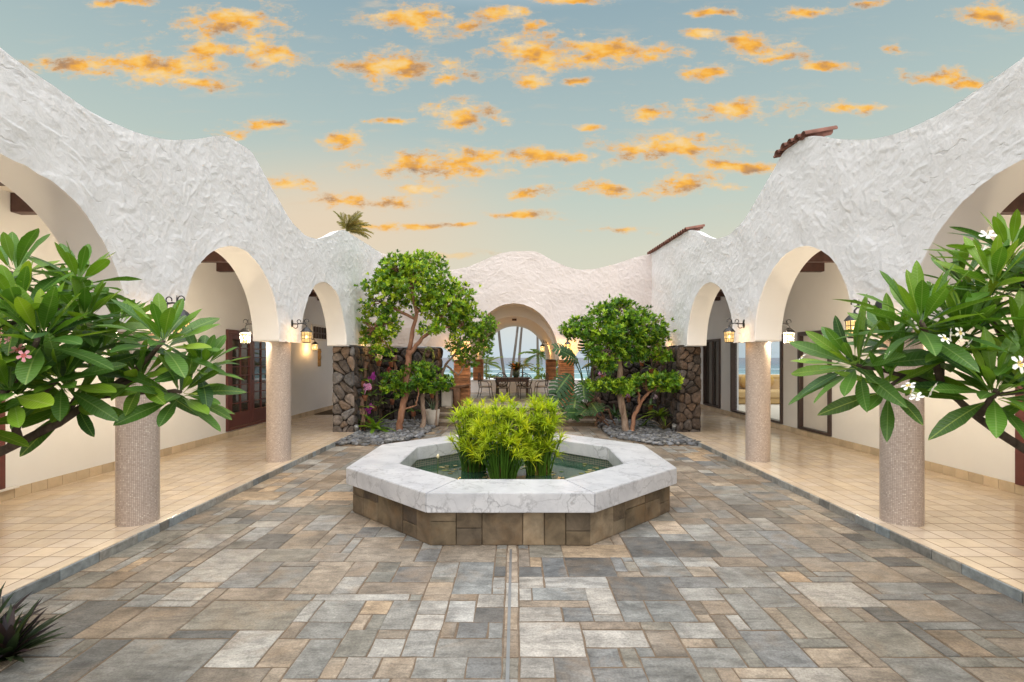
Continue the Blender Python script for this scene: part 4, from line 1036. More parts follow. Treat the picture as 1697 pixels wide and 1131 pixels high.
# carved plaque and mat
mb = MB()
mb.ball((-5.95, 15.55, 1.92), (.03, .085, .09), sub=2); mb.ball((-5.945, 15.55, 1.76), (.035, .10, .11), sub=2); mb.ball((-5.95, 15.55, 1.59), (.03, .09, .11), sub=2)
mb.ball((-5.93, 15.52, 1.94), (.03, .02, .02)); mb.ball((-5.93, 15.58, 1.94), (.03, .02, .02)); mb.ball((-5.925, 15.55, 1.90), (.03, .02, .03))
mb.box(-5.966, -5.945, 15.44, 15.66, 1.48, 2.02, bev=.01)
obj('carved_plaque', mb, M['carved_wood'], smooth=True, label='carved wooden figure plaque hanging on the beige back wall', cat='plaque')
obj('door_mat', MB().box(-5.9, -5.0, 15.0, 16.4, .0825, .10, bev=.006), M['mat_fibre'], label='dark door mat on tiles by the beige wall', cat='mat')

# ------------------------------------------------------------------ sofa behind the glass
sf = empty('sofa', (8.2, 17.4, .2), 'tan sofa seen through the glass sliding door', 'sofa')
obj('seat', MB().box(7.0, 9.4, 16.9, 17.8, .40, .66, bev=.05), M['sofa_fabric'], sf)
obj('base', MB().box(6.95, 9.45, 16.95, 17.9, .22, .40, bev=.02), M['sofa_fabric'], sf)
obj('backrest', MB().box(6.95, 9.45, 17.75, 18.05, .3, 1.16, bev=.07), M['sofa_fabric'], sf)
for x in (6.8, 9.4): obj('armrest', MB().box(x, x+.22, 16.9, 17.9, .25, .88, bev=.06), M['sofa_fabric'], sf)
for n, (x, c, l) in enumerate(((7.35, 'cushion_pale', 'pale cushion at the left end of the tan sofa'), (7.95, 'cushion_fabric', 'mustard cushion in the middle of the tan sofa'), (8.6, 'cushion_fabric', 'mustard cushion at the right end of the tan sofa'))):
    b = MB().ball((0, 0, 0), (.27, .12, .25), sub=2); b.xf(Matrix.Translation((x, 17.6, .92)) @ Matrix.Rotation(R(14), 4, 'X'))
    obj('cushion', b, M[c], smooth=True, label=l, cat='cushion', group='sofa cushions')
# ------------------------------------------------------------------ leaves
def leaf_mesh(name, L=1, W=.3, droop=.15, fold=.12, prof=None, mat=None, col=(.06, .16, .03), seg=None, wave=0, sd=0):
    prof = prof or [(0, .04), (.10, .07), (.25, .38), (.42, .75), (.60, 1.0), (.76, .95), (.89, .66), (.96, .34), (1, .02)]
    mb = MB(); vs = []; uv = []; rn = random.Random(sd)
    for t, w in prof:
        y = t*L; z = -droop*L*t*t; ww = w*W/2; wv = wave*math.sin(t*9+sd)*ww
        vs += [(-ww, y, z+fold*ww*2+wv), (0, y, z), (ww, y, z+fold*ww*2-wv)]; uv += [(t, -w), (t, 0), (t, w)]
    n = len(prof)
    mb.add(vs, [(3*i+k, 3*i+k+1, 3*i+k+4, 3*i+k+3) for i in range(n-1) for k in (0, 1)], col+(1,), uv=uv)
    me = mb.mesh(name, True); me.materials.append(mat); return me
def basis(p, d, up, roll=0):
    d = Vector(d).normalized(); up = Vector(up); z = up-d*up.dot(d)
    if z.length < 1e-3: z = d.orthogonal()
    z.normalize(); x = d.cross(z)
    m = Matrix((x, d, z)).transposed()
    if roll: m = m @ Matrix.Rotation(roll, 3, 'Y')
    m = m.to_4x4(); m.translation = p; return m
def wig(a, b, n, amt, rnd, sag=0):
    a, b = Vector(a), Vector(b); out = []
    for i in range(n+1):
        t = i/n; p = a.lerp(b, t)
        e = math.sin(math.pi*t)*amt
        out.append(p+Vector((rnd.uniform(-e, e), rnd.uniform(-e, e), rnd.uniform(-e, e)-sag*math.sin(math.pi*t))))
    return out

# ------------------------------------------------------------------ plumeria trees
PGREEN = [(.105, .24, .025), (.075, .18, .025), (.19, .345, .028), (.045, .12, .028)]
PLEAF = [leaf_mesh('leaf', 1, .27, dr, .10, mat=M['big_leaf'], col=PGREEN[i % 4], wave=.10, sd=i) for i, dr in enumerate((.10, .22, .05, .34, .16, .28))]
NPROF = [(0, .05), (.10, .10), (.25, .42), (.42, .78), (.58, 1.0), (.74, .92), (.88, .60), (.95, .32), (1, .02)]
PNARROW = [leaf_mesh('leaf', 1, .215, dr, .12, NPROF, M['big_leaf'], PGREEN[i % 4], wave=.12, sd=i+9) for i, dr in enumerate((.08, .18, .03, .28, .13, .22))]
LUV = [(t_, w_*q_) for t_, w_ in [(0, .04), (.10, .07), (.25, .38), (.42, .75), (.60, 1.0), (.76, .95), (.89, .66), (.96, .34), (1, .02)] for q_ in (-1, 0, 1)]
def flower_mesh(petal, eye):
    mb = MB()
    for k in range(5):
        a = k*2*math.pi/5; ca, sa = math.cos(a), math.sin(a)
        pts = [(.0, 0, 0), (.35, -.22, .12), (.8, -.30, .10), (1.0, -.05, .0), (.85, .22, .06), (.4, .16, .16)]
        mb.add([(x*ca-y*sa, x*sa+y*ca, z) for x, y, z in pts], [(0, 1, 2, 3, 4, 5)], petal+(1,))
        pts = [(.02, 0, .03), (.30, -.12, .15), (.36, 0, .165), (.3, .10, .165)]
        mb.add([(x*ca-y*sa, x*sa+y*ca, z) for x, y, z in pts], [(0, 1, 2, 3)], eye+(1,))
    mb.tube([(0, 0, 0), (0, 0, -.5)], [.09, .05], 5, (.5, .5, .3, 1))
    me = mb.mesh('flower'); me.materials.append(M['petal']); return me
FW = flower_mesh((.86, .86, .80), (.85, .62, .10)); FP = flower_mesh((.75, .35, .42), (.7, .12, .12))
def plumeria(name, base, rosettes, limbs, flowers, label, seed, LF=PLEAF):
    rnd = random.Random(seed); t = empty(name, base, label, 'plumeria tree', 'plumeria trees framing the view'); count = 0; extra = MB()
    wood = MB()
    for pts, r0, r1 in limbs:
        pts = [Vector(p) for p in pts]; fine = []
        for a, b in zip(pts, pts[1:]):
            for k in range(4): fine.append(a.lerp(b, k/4)+Vector((rnd.uniform(-.006, .006),)*3))
        fine.append(pts[-1]); n = len(fine)
        wood.tube(fine, [.8*r0+(r1-r0)*i/(n-1)+rnd.uniform(-.0015, .0015) for i in range(n)], 9)
    obj('trunk', wood, M['grey_bark'], t, smooth=True)
    for (p, ax, n, ln) in sorted(rosettes, key=lambda r_: Vector(r_[0]).y):
        n = int(n*1.35); ln *= .88 if LF is PLEAF else .97
        p = Vector(p); ax = Vector(ax).normalized(); e1 = ax.orthogonal().normalized(); e2 = ax.cross(e1); ph = rnd.uniform(0, 6.28)
        for k in range(n):
            f = k/n; a = ph+k*2.39996; tilt = R(14+ 82*f**.9 + rnd.uniform(-10, 10))
            d = ax*math.cos(tilt)+(e1*math.cos(a)+e2*math.sin(a))*math.sin(tilt)
            d.normalize(); d.z = max(d.z, -.28)
            L = ln*(.60+.38*min(1, f*1.7))*rnd.uniform(.85, 1.12)
            q = p-ax*(.085*f)+ (e1*math.cos(a)+e2*math.sin(a))*.018
            me = LF[rnd.randrange(6)] if f > .3 else LF[rnd.choice((0, 2))]
            mw = basis(q, d, ax+Vector((0, 0, .4)), rnd.uniform(-.35, .35)) @ Matrix.Diagonal((L*rnd.uniform(.85, 1.1), L, L, 1))
            count += 1
            if count > 300:
                cl = tuple(me.color_attributes[0].data[0].color)
                extra.add([mw @ v.co for v in me.vertices], [tuple(q_.vertices) for q_ in me.polygons], cl, uv=LUV); continue
            o = bpy.data.objects.new('leaf', me); COL.objects.link(o); o.parent = t
            o.matrix_parent_inverse = Matrix.Translation(-t.location); o.matrix_basis = mw
    if extra.v: obj('leaf', extra, M['big_leaf'], t, smooth=True, kind='stuff')
    for (p, sz, me) in flowers:
        o = bpy.data.objects.new('flower', me); COL.objects.link(o); o.parent = t
        dirv = Vector((rnd.uniform(-.5, .5), -1, rnd.uniform(.2, .8)))
        o.matrix_parent_inverse = Matrix.Translation(-t.location)
        o.matrix_basis = basis(Vector(p), dirv.orthogonal(), dirv, rnd.uniform(0, 6)) @ Matrix.Scale(sz, 4)
    return t
Lr = [(64, 548, 2.15, (.10, -.35, 1), 24, .34), (272, 556, 2.45, (.25, -.25, 1), 22, .33), (20, 440, 2.45, (-.1, -.2, 1), 16, .34), (110, 500, 2.7, (.2, .1, 1), 18, .33), (226, 622, 2.45, (.2, -.7, .6), 16, .29),
      (308, 646, 2.5, (.75, -.35, .6), 18, .30), (95, 628, 2.2, (.3, -.8, .5), 18, .31), (5, 640, 2.05, (.1, -.6, .6), 18, .33), (165, 575, 2.6, (.2, -.2, 1), 18, .32), (-30, 560, 2.3, (.1, -.4, .8), 16, .34), (-60, 690, 2.1, (.3, -.5, .7), 14, .32), (200, 530, 2.9, (.2, .2, 1), 18, .30), (45, 600, 2.35, (.2, -.5, .8), 18, .30), (140, 520, 2.4, (.2, -.2, 1), 20, .30), (340, 600, 2.6, (.6, -.2, .8), 16, .27), (120, 660, 2.35, (.3, -.7, .3), 14, .28), (130, 455, 2.5, (.1, -.1, 1), 16, .30), (30, 500, 2.2, (0, -.3, 1), 18, .32)]
def ros(lst): return [(px(x, y, d), ax, n, ln) for x, y, d, ax, n, ln in lst]
LB = Vector((-3.0, 2.35, 0))
J1 = px(-40, 770, 2.25); J2 = px(-120, 830, 2.3)
ll = [([LB, LB+Vector((.02, 0, .5)), J2], .055, .042), ([J2, J1], .036, .024), ([J1, px(20, 740, 2.25), px(100, 700, 2.3), px(165, 655, 2.4), px(226, 625, 2.45)], .028, .016), ([px(165, 655, 2.4), px(250, 650, 2.5), px(300, 650, 2.5)], .017, .013),
      ([px(20, 740, 2.25), px(40, 680, 2.2), px(95, 630, 2.2)], .022, .015), ([px(100, 700, 2.3), px(150, 620, 2.5), px(165, 585, 2.6)], .02, .013), ([px(165, 655, 2.4), px(230, 610, 2.45), px(272, 565, 2.45)], .018, .013),
      ([J1, px(-30, 700, 2.15), px(5, 650, 2.05)], .026, .015), ([px(-30, 700, 2.15), px(30, 620, 2.15), px(64, 558, 2.15)], .022, .014), ([J2, px(-70, 700, 2.1)], .022, .014), ([J2, px(-80, 640, 2.3), px(-30, 570, 2.3)], .024, .014),
      ([px(-80, 640, 2.3), px(-20, 540, 2.4), px(20, 450, 2.45)], .024, .014), ([px(-20, 540, 2.4), px(60, 530, 2.6), px(110, 508, 2.7), px(200, 538, 2.9)], .02, .012)]
plumeria('plumeria_tree', LB, ros(Lr), ll, [(px(28, 578, 2.02), .028, FP), (px(40, 590, 2.0), .026, FP), (px(12, 562, 2.0), .022, FP)], 'large leaved plumeria with pink flowers leaning in from the walkway of the French doors', 31)
Rr = [(1526, 524, 2.25, (-.15, -.25, 1), 24, .36), (1408, 600, 2.45, (-.8, -.25, .45), 20, .33), (1630, 503, 2.5, (-.05, -.15, 1), 18, .33), (1652, 640, 2.1, (-.3, -.55, .7), 20, .32), (1676, 408, 2.45, (0, -.1, 1), 20, .32), (1700, 565, 2.15, (0, -.35, 1), 20, .34),
      (1740, 470, 2.3, (0, -.3, 1), 16, .34), (1560, 590, 2.4, (-.5, -.6, .5), 14, .30), (1590, 460, 2.75, (-.3, 0, 1), 14, .31), (1470, 640, 2.35, (-.5, -.6, .25), 10, .28), (1720, 640, 2.1, (0, -.5, .8), 14, .32), (1700, 480, 2.6, (0, 0, 1), 16, .32), (1480, 560, 2.5, (-.4, -.2, .9), 20, .31), (1600, 545, 2.3, (-.1, -.4, .9), 18, .31), (1650, 455, 2.3, (-.1, -.3, 1), 18, .31), (1580, 520, 2.55, (-.1, -.1, 1), 16, .30)]
RB = Vector((3.05, 2.4, 0)); K2 = px(1830, 830, 2.25); K1 = px(1700, 748, 2.2)
rl = [([RB, RB+Vector((-.02, 0, .5)), K2], .055, .036), ([K2, K1, px(1620, 690, 2.2), px(1560, 640, 2.3), px(1500, 625, 2.4), px(1412, 602, 2.45)], .026, .013), ([px(1620, 690, 2.2), px(1640, 665, 2.12), px(1652, 648, 2.1)], .02, .014),
      ([px(1560, 640, 2.3), px(1545, 580, 2.28), px(1526, 532, 2.25)], .022, .014), ([K2, px(1770, 690, 2.2), px(1710, 650, 2.15), px(1650, 655, 2.12)], .026, .014), ([px(1770, 690, 2.2), px(1740, 600, 2.2), px(1700, 575, 2.15)], .026, .015),
      ([px(1740, 600, 2.2), px(1660, 560, 2.4), px(1632, 512, 2.5)], .02, .013), ([px(1740, 600, 2.2), px(1745, 540, 2.25), px(1740, 480, 2.3)], .022, .014), ([px(1745, 540, 2.25), px(1700, 480, 2.45), px(1676, 418, 2.45)], .018, .013),
      ([px(1632, 512, 2.5), px(1600, 490, 2.7), px(1590, 466, 2.75)], .014, .012), ([px(1745, 540, 2.25), px(1715, 510, 2.5), px(1700, 488, 2.6)], .014, .012), ([px(1770, 690, 2.2), px(1730, 650, 2.1)], .02, .013), ([px(1560, 640, 2.3), px(1562, 600, 2.4)], .016, .012), ([px(1500, 625, 2.4), px(1472, 640, 2.35)], .014, .011)]
fl = [(px(x, y, d), s*.68, FW) for x, y, d, s in ((1512, 650, 2.02, .045), (1506, 640, 2.03, .04), (1519, 657, 2.0, .04), (1547, 647, 2.0, .055), (1577, 556, 2.05, .045), (1590, 552, 2.05, .04), (1565, 562, 2.04, .04), (1688, 604, 1.9, .055), (1637, 388, 2.3, .05), (1629, 412, 2.3, .035), (1470, 588, 2.15, .03), (1606, 708-140, 2.05, .03), (1330, 592, 2.3, .03))]
plumeria('plumeria_tree', RB, ros(Rr), rl, fl, 'large leaved plumeria with white flowers leaning in from the walkway of the white door', 77, PNARROW)

# ------------------------------------------------------------------ crowned garden trees
def crown_np(lobes, n_clusters, seed, leaf=.088, per=8, cols=None, clip=None, flat=.0):
    rg = np.random.RandomState(seed); V = []; Fc = []; Cc = []; nv = 0
    vol = np.array([l[1][0]*l[1][1]*l[1][2] for l in lobes])**.72; vol /= vol.sum()
    for li, (c, r) in enumerate(lobes):
        for _ in range(int(n_clusters*vol[li])):
            d = rg.normal(0, 1, 3); d /= np.linalg.norm(d); rad = rg.uniform(.05, 1)**(1/3.4)*(rg.uniform(.82, 1.1) if rg.rand() < .9 else rg.uniform(1.1, 1.3))
            p = np.array(c)+d*np.array(r)*rad
            if clip and not clip(p): continue
            if mn.noise(Vector(p*2.6)) < -.20: continue
            tw = d*np.array([1, 1, .8])+np.array([0, 0, .75])+rg.normal(0, .35, 3); tw /= np.linalg.norm(tw)
            base = cols[rg.randint(len(cols))]; f0 = rg.uniform(.75, 1.3)
            e1 = np.cross(tw, [0.3, .8, .1]); e1 /= np.linalg.norm(e1); e2 = np.cross(tw, e1)
            for k in range(per):
                a = k*2.4+rg.uniform(0, .7); ti = rg.uniform(.35, 1.35); out = e1*math.cos(a)+e2*math.sin(a)
                dl = tw*math.cos(ti)+out*math.sin(ti); L = leaf*rg.uniform(.7, 1.25); w = L*rg.uniform(.19, .25)
                sd = np.cross(dl, tw); sd /= (np.linalg.norm(sd)+1e-9); up = np.cross(sd, dl)
                o = p-tw*rg.uniform(0, .05)
                m = o+dl*L*.55
                V += [o, m+sd*w+up*w*.3, o+dl*L, m-sd*w+up*w*.3]; Fc += [[nv, nv+1, nv+2], [nv, nv+2, nv+3]]
                f = f0*rg.uniform(.8, 1.25); Cc += [[base[0]*f, base[1]*f, base[2]*f, 1]]*2; nv += 4
    return np.array(V), np.array(Fc), np.array(Cc)
TC = [(.15, .30, .022), (.23, .40, .028), (.08, .19, .022), (.36, .50, .03), (.12, .26, .03), (.05, .13, .02), (.28, .42, .03)]
def lobes_px(l, d, dd=None): return [(px(x, y, d+o), (rx/F*d, rx/F*d*zf, ry/F*d)) for x, y, o, rx, ry, zf in l]
def garden_tree(base, lobes, n, limbs, label, seed, barkm, clip, leaf=.088, cols=TC, name='garden_tree', smallm=None):
    t = empty(name, base, label, 'tree', 'garden trees in the pebble beds'); rnd = random.Random(seed)
    w = MB()
    for pts, r0, r1 in limbs:
        pts = [Vector(p) for p in pts]; fine = []
        for a, b in zip(pts, pts[1:]):
            for k in range(5): fine.append(a.lerp(b, k/5)+Vector((rnd.uniform(-.012, .012), rnd.uniform(-.012, .012), 0)))
        fine.append(pts[-1]); m = len(fine)
        w.tube(fine, [(r0+(r1-r0)*i/(m-1))*rnd.uniform(.9, 1.12) for i in range(m)], 9)
    obj('trunk', w, M[barkm], t, smooth=True)
    tw = MB()
    for (c, r) in lobes:                               # twigs inside each lobe
        near = min((Vector(p) for l in limbs for p in l[0]), key=lambda q: (q-Vector(c)).length)
        for _ in range(7):
            e = Vector(c)+Vector((rnd.uniform(-.8, .8)*r[0], rnd.uniform(-.8, .8)*r[1], rnd.uniform(-.6, .8)*r[2])); tw.tube(wig(near, e, 4, .05, rnd), [.014, .012, .009, .007, .004], 5)
    obj('branches', tw, M[barkm], t, smooth=True, kind='stuff')
    V, Fc, Cc = crown_np(lobes, n, seed, leaf, 8, cols, clip)
    o = npmesh('crown', V, Fc, M['tree_leaf'], Cc, t); o.matrix_parent_inverse = Matrix.Translation(-t.location)
    return t
clipL = lambda p: p[0] > -3.62 and p[1] < 13.92
D = 11.9
lob = lobes_px([(690, 470, 0, 62, 40, .9), (640, 490, -.1, 45, 40, .9), (613, 540, 0, 28, 28, .9), (740, 500, .1, 50, 42, .8), (660, 445, 0, 35, 25, .8), (635, 575, 0, 25, 20, .8), (770, 535, .3, 34, 32, .8), (715, 545, -.4, 22, 16, .8), (600, 560, .1, 15, 14, 1), (640, 540, -.3, 24, 20, .8), (700, 435, .1, 40, 18, .8)], D)
tA = garden_tree(px(660, 720, D), lob, 3400, [([px(660, 722, D), px(664, 690, D), px(672, 655, D), px(676, 610, D), px(678, 580, D)], .085, .065), ([px(678, 580, D), px(690, 520, D), px(682, 480, D)], .055, .03), ([px(676, 592, D), px(700, 560, D), px(722, 545, D), px(740, 510, D+.1)], .05, .025),
     ([px(690, 520, D), px(720, 490, D)], .035, .02), ([px(690, 530, D), px(650, 510, D-.1), px(630, 500, D-.1)], .035, .018), ([px(682, 480, D), px(660, 450, D)], .03, .015), ([px(650, 510, D-.1), px(620, 545, D)], .025, .014), ([px(722, 545, D), px(765, 540, D+.3)], .03, .015), ([px(666, 680, D), px(690, 672, D-.1), px(694, 650, D-.1), px(690, 635, D-.2)], .02, .012), ([px(682, 480, D), px(700, 440, D)], .03, .014)],
     'tallest garden tree with reddish trunk and domed green crown before the lava wall', 5, 'red_bark', clipL)
D2 = 12.5
lob = lobes_px([(670, 630, -.7, 36, 17, .9), (700, 615, -.5, 28, 14, .9), (712, 635, -.3, 32, 15, .9), (735, 635, 0, 20, 13, .9), (655, 645, -.7, 22, 12, .9)], D2)
garden_tree(px(701, 722, D2-.25), lob, 900, [([px(700, 718, D2-.2), px(703, 690, D2-.2), px(700, 660, D2-.2), px(706, 630, D2-.3)], .062, .045), ([px(706, 640, D2-.3), px(680, 630, D2-.6)], .03, .014), ([px(706, 635, D2-.3), px(735, 632, D2)], .03, .014), ([px(706, 640, D2-.3), px(660, 640, D2-.65)], .03, .013)],
     'low clipped tree with pale mottled trunk under the tallest tree crown', 8, 'pale_bark', clipL)
lob = lobes_px([(765, 575, -.1, 28, 24, .9), (795, 545, 0, 28, 30, .9), (800, 580, 0, 18, 18, .9), (780, 600, 0, 24, 10, .9), (815, 545, .1, 9, 20, 1)], 12.6)
garden_tree(px(722, 690, 12.9), lob, 1000, [([px(722, 706, 12.9), px(724, 650, 12.9), px(738, 605, 12.8), px(752, 590, 12.7), px(765, 575, 12.6)], .045, .02), ([px(738, 605, 12.8), px(760, 622, 12.7), px(775, 598, 12.6)], .028, .015), ([px(752, 590, 12.7), px(795, 560, 12.6)], .022, .012)],
     'slender leaning tree with twisted pale branches in front of the left slatted pillar', 9, 'pale_bark', clipL, .065, TC[:3]+[(.14, .24, .03)])
D = 11.9
clipR = lambda p: p[0] < 3.62 and p[1] < 13.92
lob = lobes_px([(1025, 520, 0, 48, 24, .9), (970, 545, -.1, 36, 22, .9), (1060, 545, 0, 52, 28, .9), (1005, 580, -.3, 36, 28, .9), (1085, 560, .1, 28, 22, .9), (1020, 555, -.3, 40, 24, .9), (940, 552, 0, 20, 10, .9), (1000, 605, -.4, 22, 12, .9), (1030, 503, 0, 22, 8, .9), (1090, 590, -.1, 26, 14, .9), (1050, 585, -.1, 26, 16, .9)], D)
garden_tree(px(1038, 720, D), lob, 2700, [([px(1039, 722, D), px(1034, 690, D), px(1028, 650, D), px(1027, 600, D), px(1030, 560, D)], .085, .05), ([px(1028, 600, D), px(1000, 590, D-.3)], .03, .015), ([px(1030, 570, D), px(1065, 545, D)], .04, .018), ([px(1030, 565, D), px(985, 548, D-.1), px(945, 555, D)], .035, .014), ([px(1030, 560, D), px(1027, 520, D)], .04, .016), ([px(1065, 545, D), px(1085, 560, D+.1)], .02, .012)],
     'garden tree with stout brown trunk and broad green crown beside the sconce pier', 12, 'pale_bark', clipR)
lob = lobes_px([(1000, 638, -.2, 32, 12, .9), (1035, 640, -.2, 30, 12, .9), (1075, 632, -.2, 32, 12, .9), (1108, 632, -.3, 36, 15, .9), (1130, 640, -.3, 16, 10, .9)], D)
garden_tree(px(1048, 720, D-.1), lob, 1100, [([px(1047, 720, D-.1), px(1051, 690, D-.1), px(1062, 668, D-.1), px(1075, 650, D-.15), px(1105, 635, D-.3)], .055, .025), ([px(1060, 672, D-.1), px(1058, 645, D-.1), px(1035, 640, D-.2)], .03, .014), ([px(1058, 645, D-.1), px(1005, 638, D-.2)], .022, .012)],
     'low spreading tree with forked trunk and flat clipped crown by the right pebble bed', 14, 'red_bark', clipR)

# ------------------------------------------------------------------ papyrus in the pond
def umbel_mesh(seed, n=26):
    rnd = random.Random(seed); mb = MB()
    for k in range(n):
        a = k*2.4+rnd.uniform(-.3, .3); t = rnd.uniform(.15, 1.25); L = rnd.uniform(.75, 1.15); w = .036
        pts = []
        for i in range(4):
            f = i/3; tt = t+f*f*.55
            pts.append(Vector((math.sin(t)*.35*f+math.sin(tt)*.65*f, 0, math.cos(t)*.35*f+math.cos(tt)*.65*f))*L)
        vs = []; ca, sa = math.cos(a), math.sin(a)
        for i, p in enumerate(pts):
            ww = w*(.7, 1, .8, .08)[i]
            for q in (-ww, ww): vs.append((p.x*ca-q*sa, p.x*sa+q*ca, p.z))
        f = rnd.uniform(.8, 1.25)
        mb.add(vs, [(2*i, 2*i+1, 2*i+3, 2*i+2) for i in range(3)], (.42*f, .54*f, .026*f, 1))
    me = mb.mesh('umbel'); me.materials.append(M['papyrus_leaf']); return me
UM = [umbel_mesh(i) for i in range(5)]
for (x, y, d, nst, spr, hh, lab) in ((785, 781, 6.92, 84, .31, .88, 'bright green papyrus clump standing in the pond on the side of the French doors'), (833, 795, 6.45, 120, .37, .92, 'fullest bright green papyrus clump in the middle of the pond front'), (893, 790, 6.72, 100, .30, .90, 'bright green papyrus clump standing in the pond on the side of the sliding door')):
    bx = (x-CX)/F*d; t = empty('papyrus_plant', (bx, d, .2), lab, 'papyrus', 'papyrus clumps in the fountain'); rnd = random.Random(int(x)); st = MB()
    for k in range(nst):
        a = rnd.uniform(0, 6.28); r0 = .16*math.sqrt(rnd.random()); r1 = spr*math.sqrt(rnd.random()); h = hh*(rnd.uniform(.60, 1.12) if rnd.random() < .72 else rnd.uniform(.34, .65))*(1-.30*(r1/spr)**2)
        p0 = Vector((bx+r0*math.cos(a), d+r0*math.sin(a)*.8, .2)); p1 = Vector((bx+r1*math.cos(a), d+r1*math.sin(a)*.8, .2+h)); mid = p0.lerp(p1, .55)+Vector((0, 0, .05))
        f = rnd.uniform(.7, 1.2); st.tube([p0, mid, p1], [.009, .007, .0045], 5, (.10*f, .22*f, .025*f, 1))
        o = bpy.data.objects.new('umbel', rnd.choice(UM)); COL.objects.link(o); o.parent = t; o.matrix_parent_inverse = Matrix.Translation(-t.location)
        ax = (p1-mid).normalized()+Vector((rnd.uniform(-.25, .25), rnd.uniform(-.25, .25), .3)); sc = rnd.uniform(.11, .21)
        o.matrix_basis = basis(p1, ax.orthogonal(), ax, 0) @ Matrix.Rotation(rnd.uniform(0, 6.28), 4, 'Z') @ Matrix.Scale(sc, 4)
    for k in range(30):                                  # bare and dry stalks at the foot
        a = rnd.uniform(0, 6.28); r0 = .13*math.sqrt(rnd.random()); p0 = Vector((bx+r0*math.cos(a), d+r0*math.sin(a)*.8, .2)); f = rnd.uniform(.7, 1.3)
        c = (.12*f, .22*f, .03*f, 1) if rnd.random() < .5 else (.22*f, .14*f, .06*f, 1)
        st.tube([p0, p0+Vector((rnd.uniform(-.06, .06), rnd.uniform(-.06, .06), rnd.uniform(.2, .6)))], [.009, .004], 5, c)
    obj('stems', st, M['papyrus_leaf'], t)
bud = empty('lotus_bud', (-1.03, 6.75, .22), 'single pale lotus bud on a thin stem in the pond', 'flower bud')
obj('stem', MB().tube([(-1.03, 6.75, .2), (-1.025, 6.75, .42)], .006, 6, (.12, .2, .05, 1)), M['garden_leaf'], bud)
obj('bud', MB().ball((-1.025, 6.75, .45), (.022, .022, .035), (.7, .62, .4, 1)), M['petal'], bud, smooth=True)

# ------------------------------------------------------------------ strap-leaved plants, ferns, orchids
def strap_plant(name, loc, n, L, W, col, label, cat, seed, group=None, tilt=(15, 75), droop=.5, prof=None, col2=None, mat='garden_leaf', flat=None):
    rnd = random.Random(seed); t = empty(name, loc, label, cat, group); mes = []
    for k in range(3):
        c = col if not (col2 and k == 1) else col2
        mes.append(leaf_mesh('leaf', 1, W/L, droop*rnd.uniform(.6, 1.3), .15, prof or [(0, .5), (.25, .85), (.55, 1), (.8, .75), (1, .03)], M[mat], c, sd=k))
    for k in range(n):
        a = k*2.4+rnd.uniform(-.3, .3); ti = R(tilt[0]+(tilt[1]-tilt[0])*(k/n)); d = Vector((math.sin(ti)*math.cos(a), math.sin(ti)*math.sin(a), math.cos(ti)))
        if flat: d = (d+Vector(flat)).normalized()
        o = bpy.data.objects.new('leaf', rnd.choice(mes)); COL.objects.link(o); o.parent = t
        l = L*rnd.uniform(.7, 1.15); o.matrix_basis = basis(Vector((0, 0, 0)), d, Vector((0, 0, 1)), rnd.uniform(-.3, .3)) @ Matrix.Scale(l, 4)
    return t
SHARP = [(0, .8), (.2, 1), (.55, .75), (.85, .35), (1, .02)]
lp = Vector(px(12, 1085, 2.98)); lp.z = .0
strap_plant('oyster_plant', lp, 64, .30, .058, (.035, .06, .03), 'dark green and purplish spiky leaved plant at the paving edge', 'plant', 3, tilt=(5, 72), droop=.25, prof=SHARP, col2=(.04, .028, .04))
lp2 = lp+Vector((-.28, .12, 0)); strap_plant('oyster_plant', lp2, 50, .34, .055, (.03, .06, .03), 'second dark spiky plant farther into the corner bed', 'plant', 4, tilt=(5, 72), droop=.25, prof=SHARP, col2=(.04, .028, .04))
FR = [(0, .15), (.15, .6), (.4, 1), (.7, .9), (.9, .5), (1, .05)]
strap_plant('bird_nest_fern', px(621, 712, 11.75), 20, .55, .10, (.16, .30, .03), 'bright yellow green strap fern at the foot of the lava wall below the orchids', 'fern', 5, 'ferns by the lava walls', (12, 80), .7, FR)
strap_plant('bird_nest_fern', px(1093, 690, 12.3), 18, .50, .10, (.17, .28, .03), 'bright yellow green fern below the low spreading tree', 'fern', 6, 'ferns by the lava walls', (25, 90), .6, FR)
strap_plant('spiky_bromeliad', px(1100, 712, 11.9), 14, .42, .035, (.16, .13, .07), 'dry olive bromeliad with thin leaves on the right pebbles', 'plant', 7, None, (20, 75), .15, SHARP)
strap_plant('leafy_plant', px(1020, 690, 12.9), 16, .5, .05, (.035, .10, .03), 'dark green arching plant by the driftwood', 'plant', 8, None, (15, 80), .6, SHARP)
strap_plant('leafy_plant', px(1070, 705, 12.6), 14, .35, .07, (.03, .07, .035), 'dark leafy plant low on the right pebbles behind the trunks', 'plant', 18, None, (30, 90), .5, FR)
strap_plant('orange_bromeliad', px(1096, 590, 13.3), 14, .30, .05, (.50, .16, .04), 'orange and red bromeliad mounted high on the right lava wall', 'bromeliad', 9, 'bromeliads on the right wall', (10, 80), .2, SHARP, (.40, .05, .05), 'garden_leaf', (0, -.4, 0))
strap_plant('pink_bromeliad', px(1083, 588, 13.3), 12, .26, .05, (.55, .30, .30), 'pale pink bromeliad beside the orange one on the right lava wall', 'bromeliad', 10, 'bromeliads on the right wall', (10, 80), .2, SHARP, (.6, .45, .35), 'garden_leaf', (0, -.4, 0))
pot = empty('plant_pot', px(717, 706, 13.0)*1, 'pale grey round planter pot on the pebbles by the path', 'pot'); pot.location.z = .03
obj('body', MB().lathe([(.14, 0), (.165, .2), (.185, .40), (.17, .41), (.15, .36), (.001, .35)], n=22), M['pale_pot'], pot, True, True)
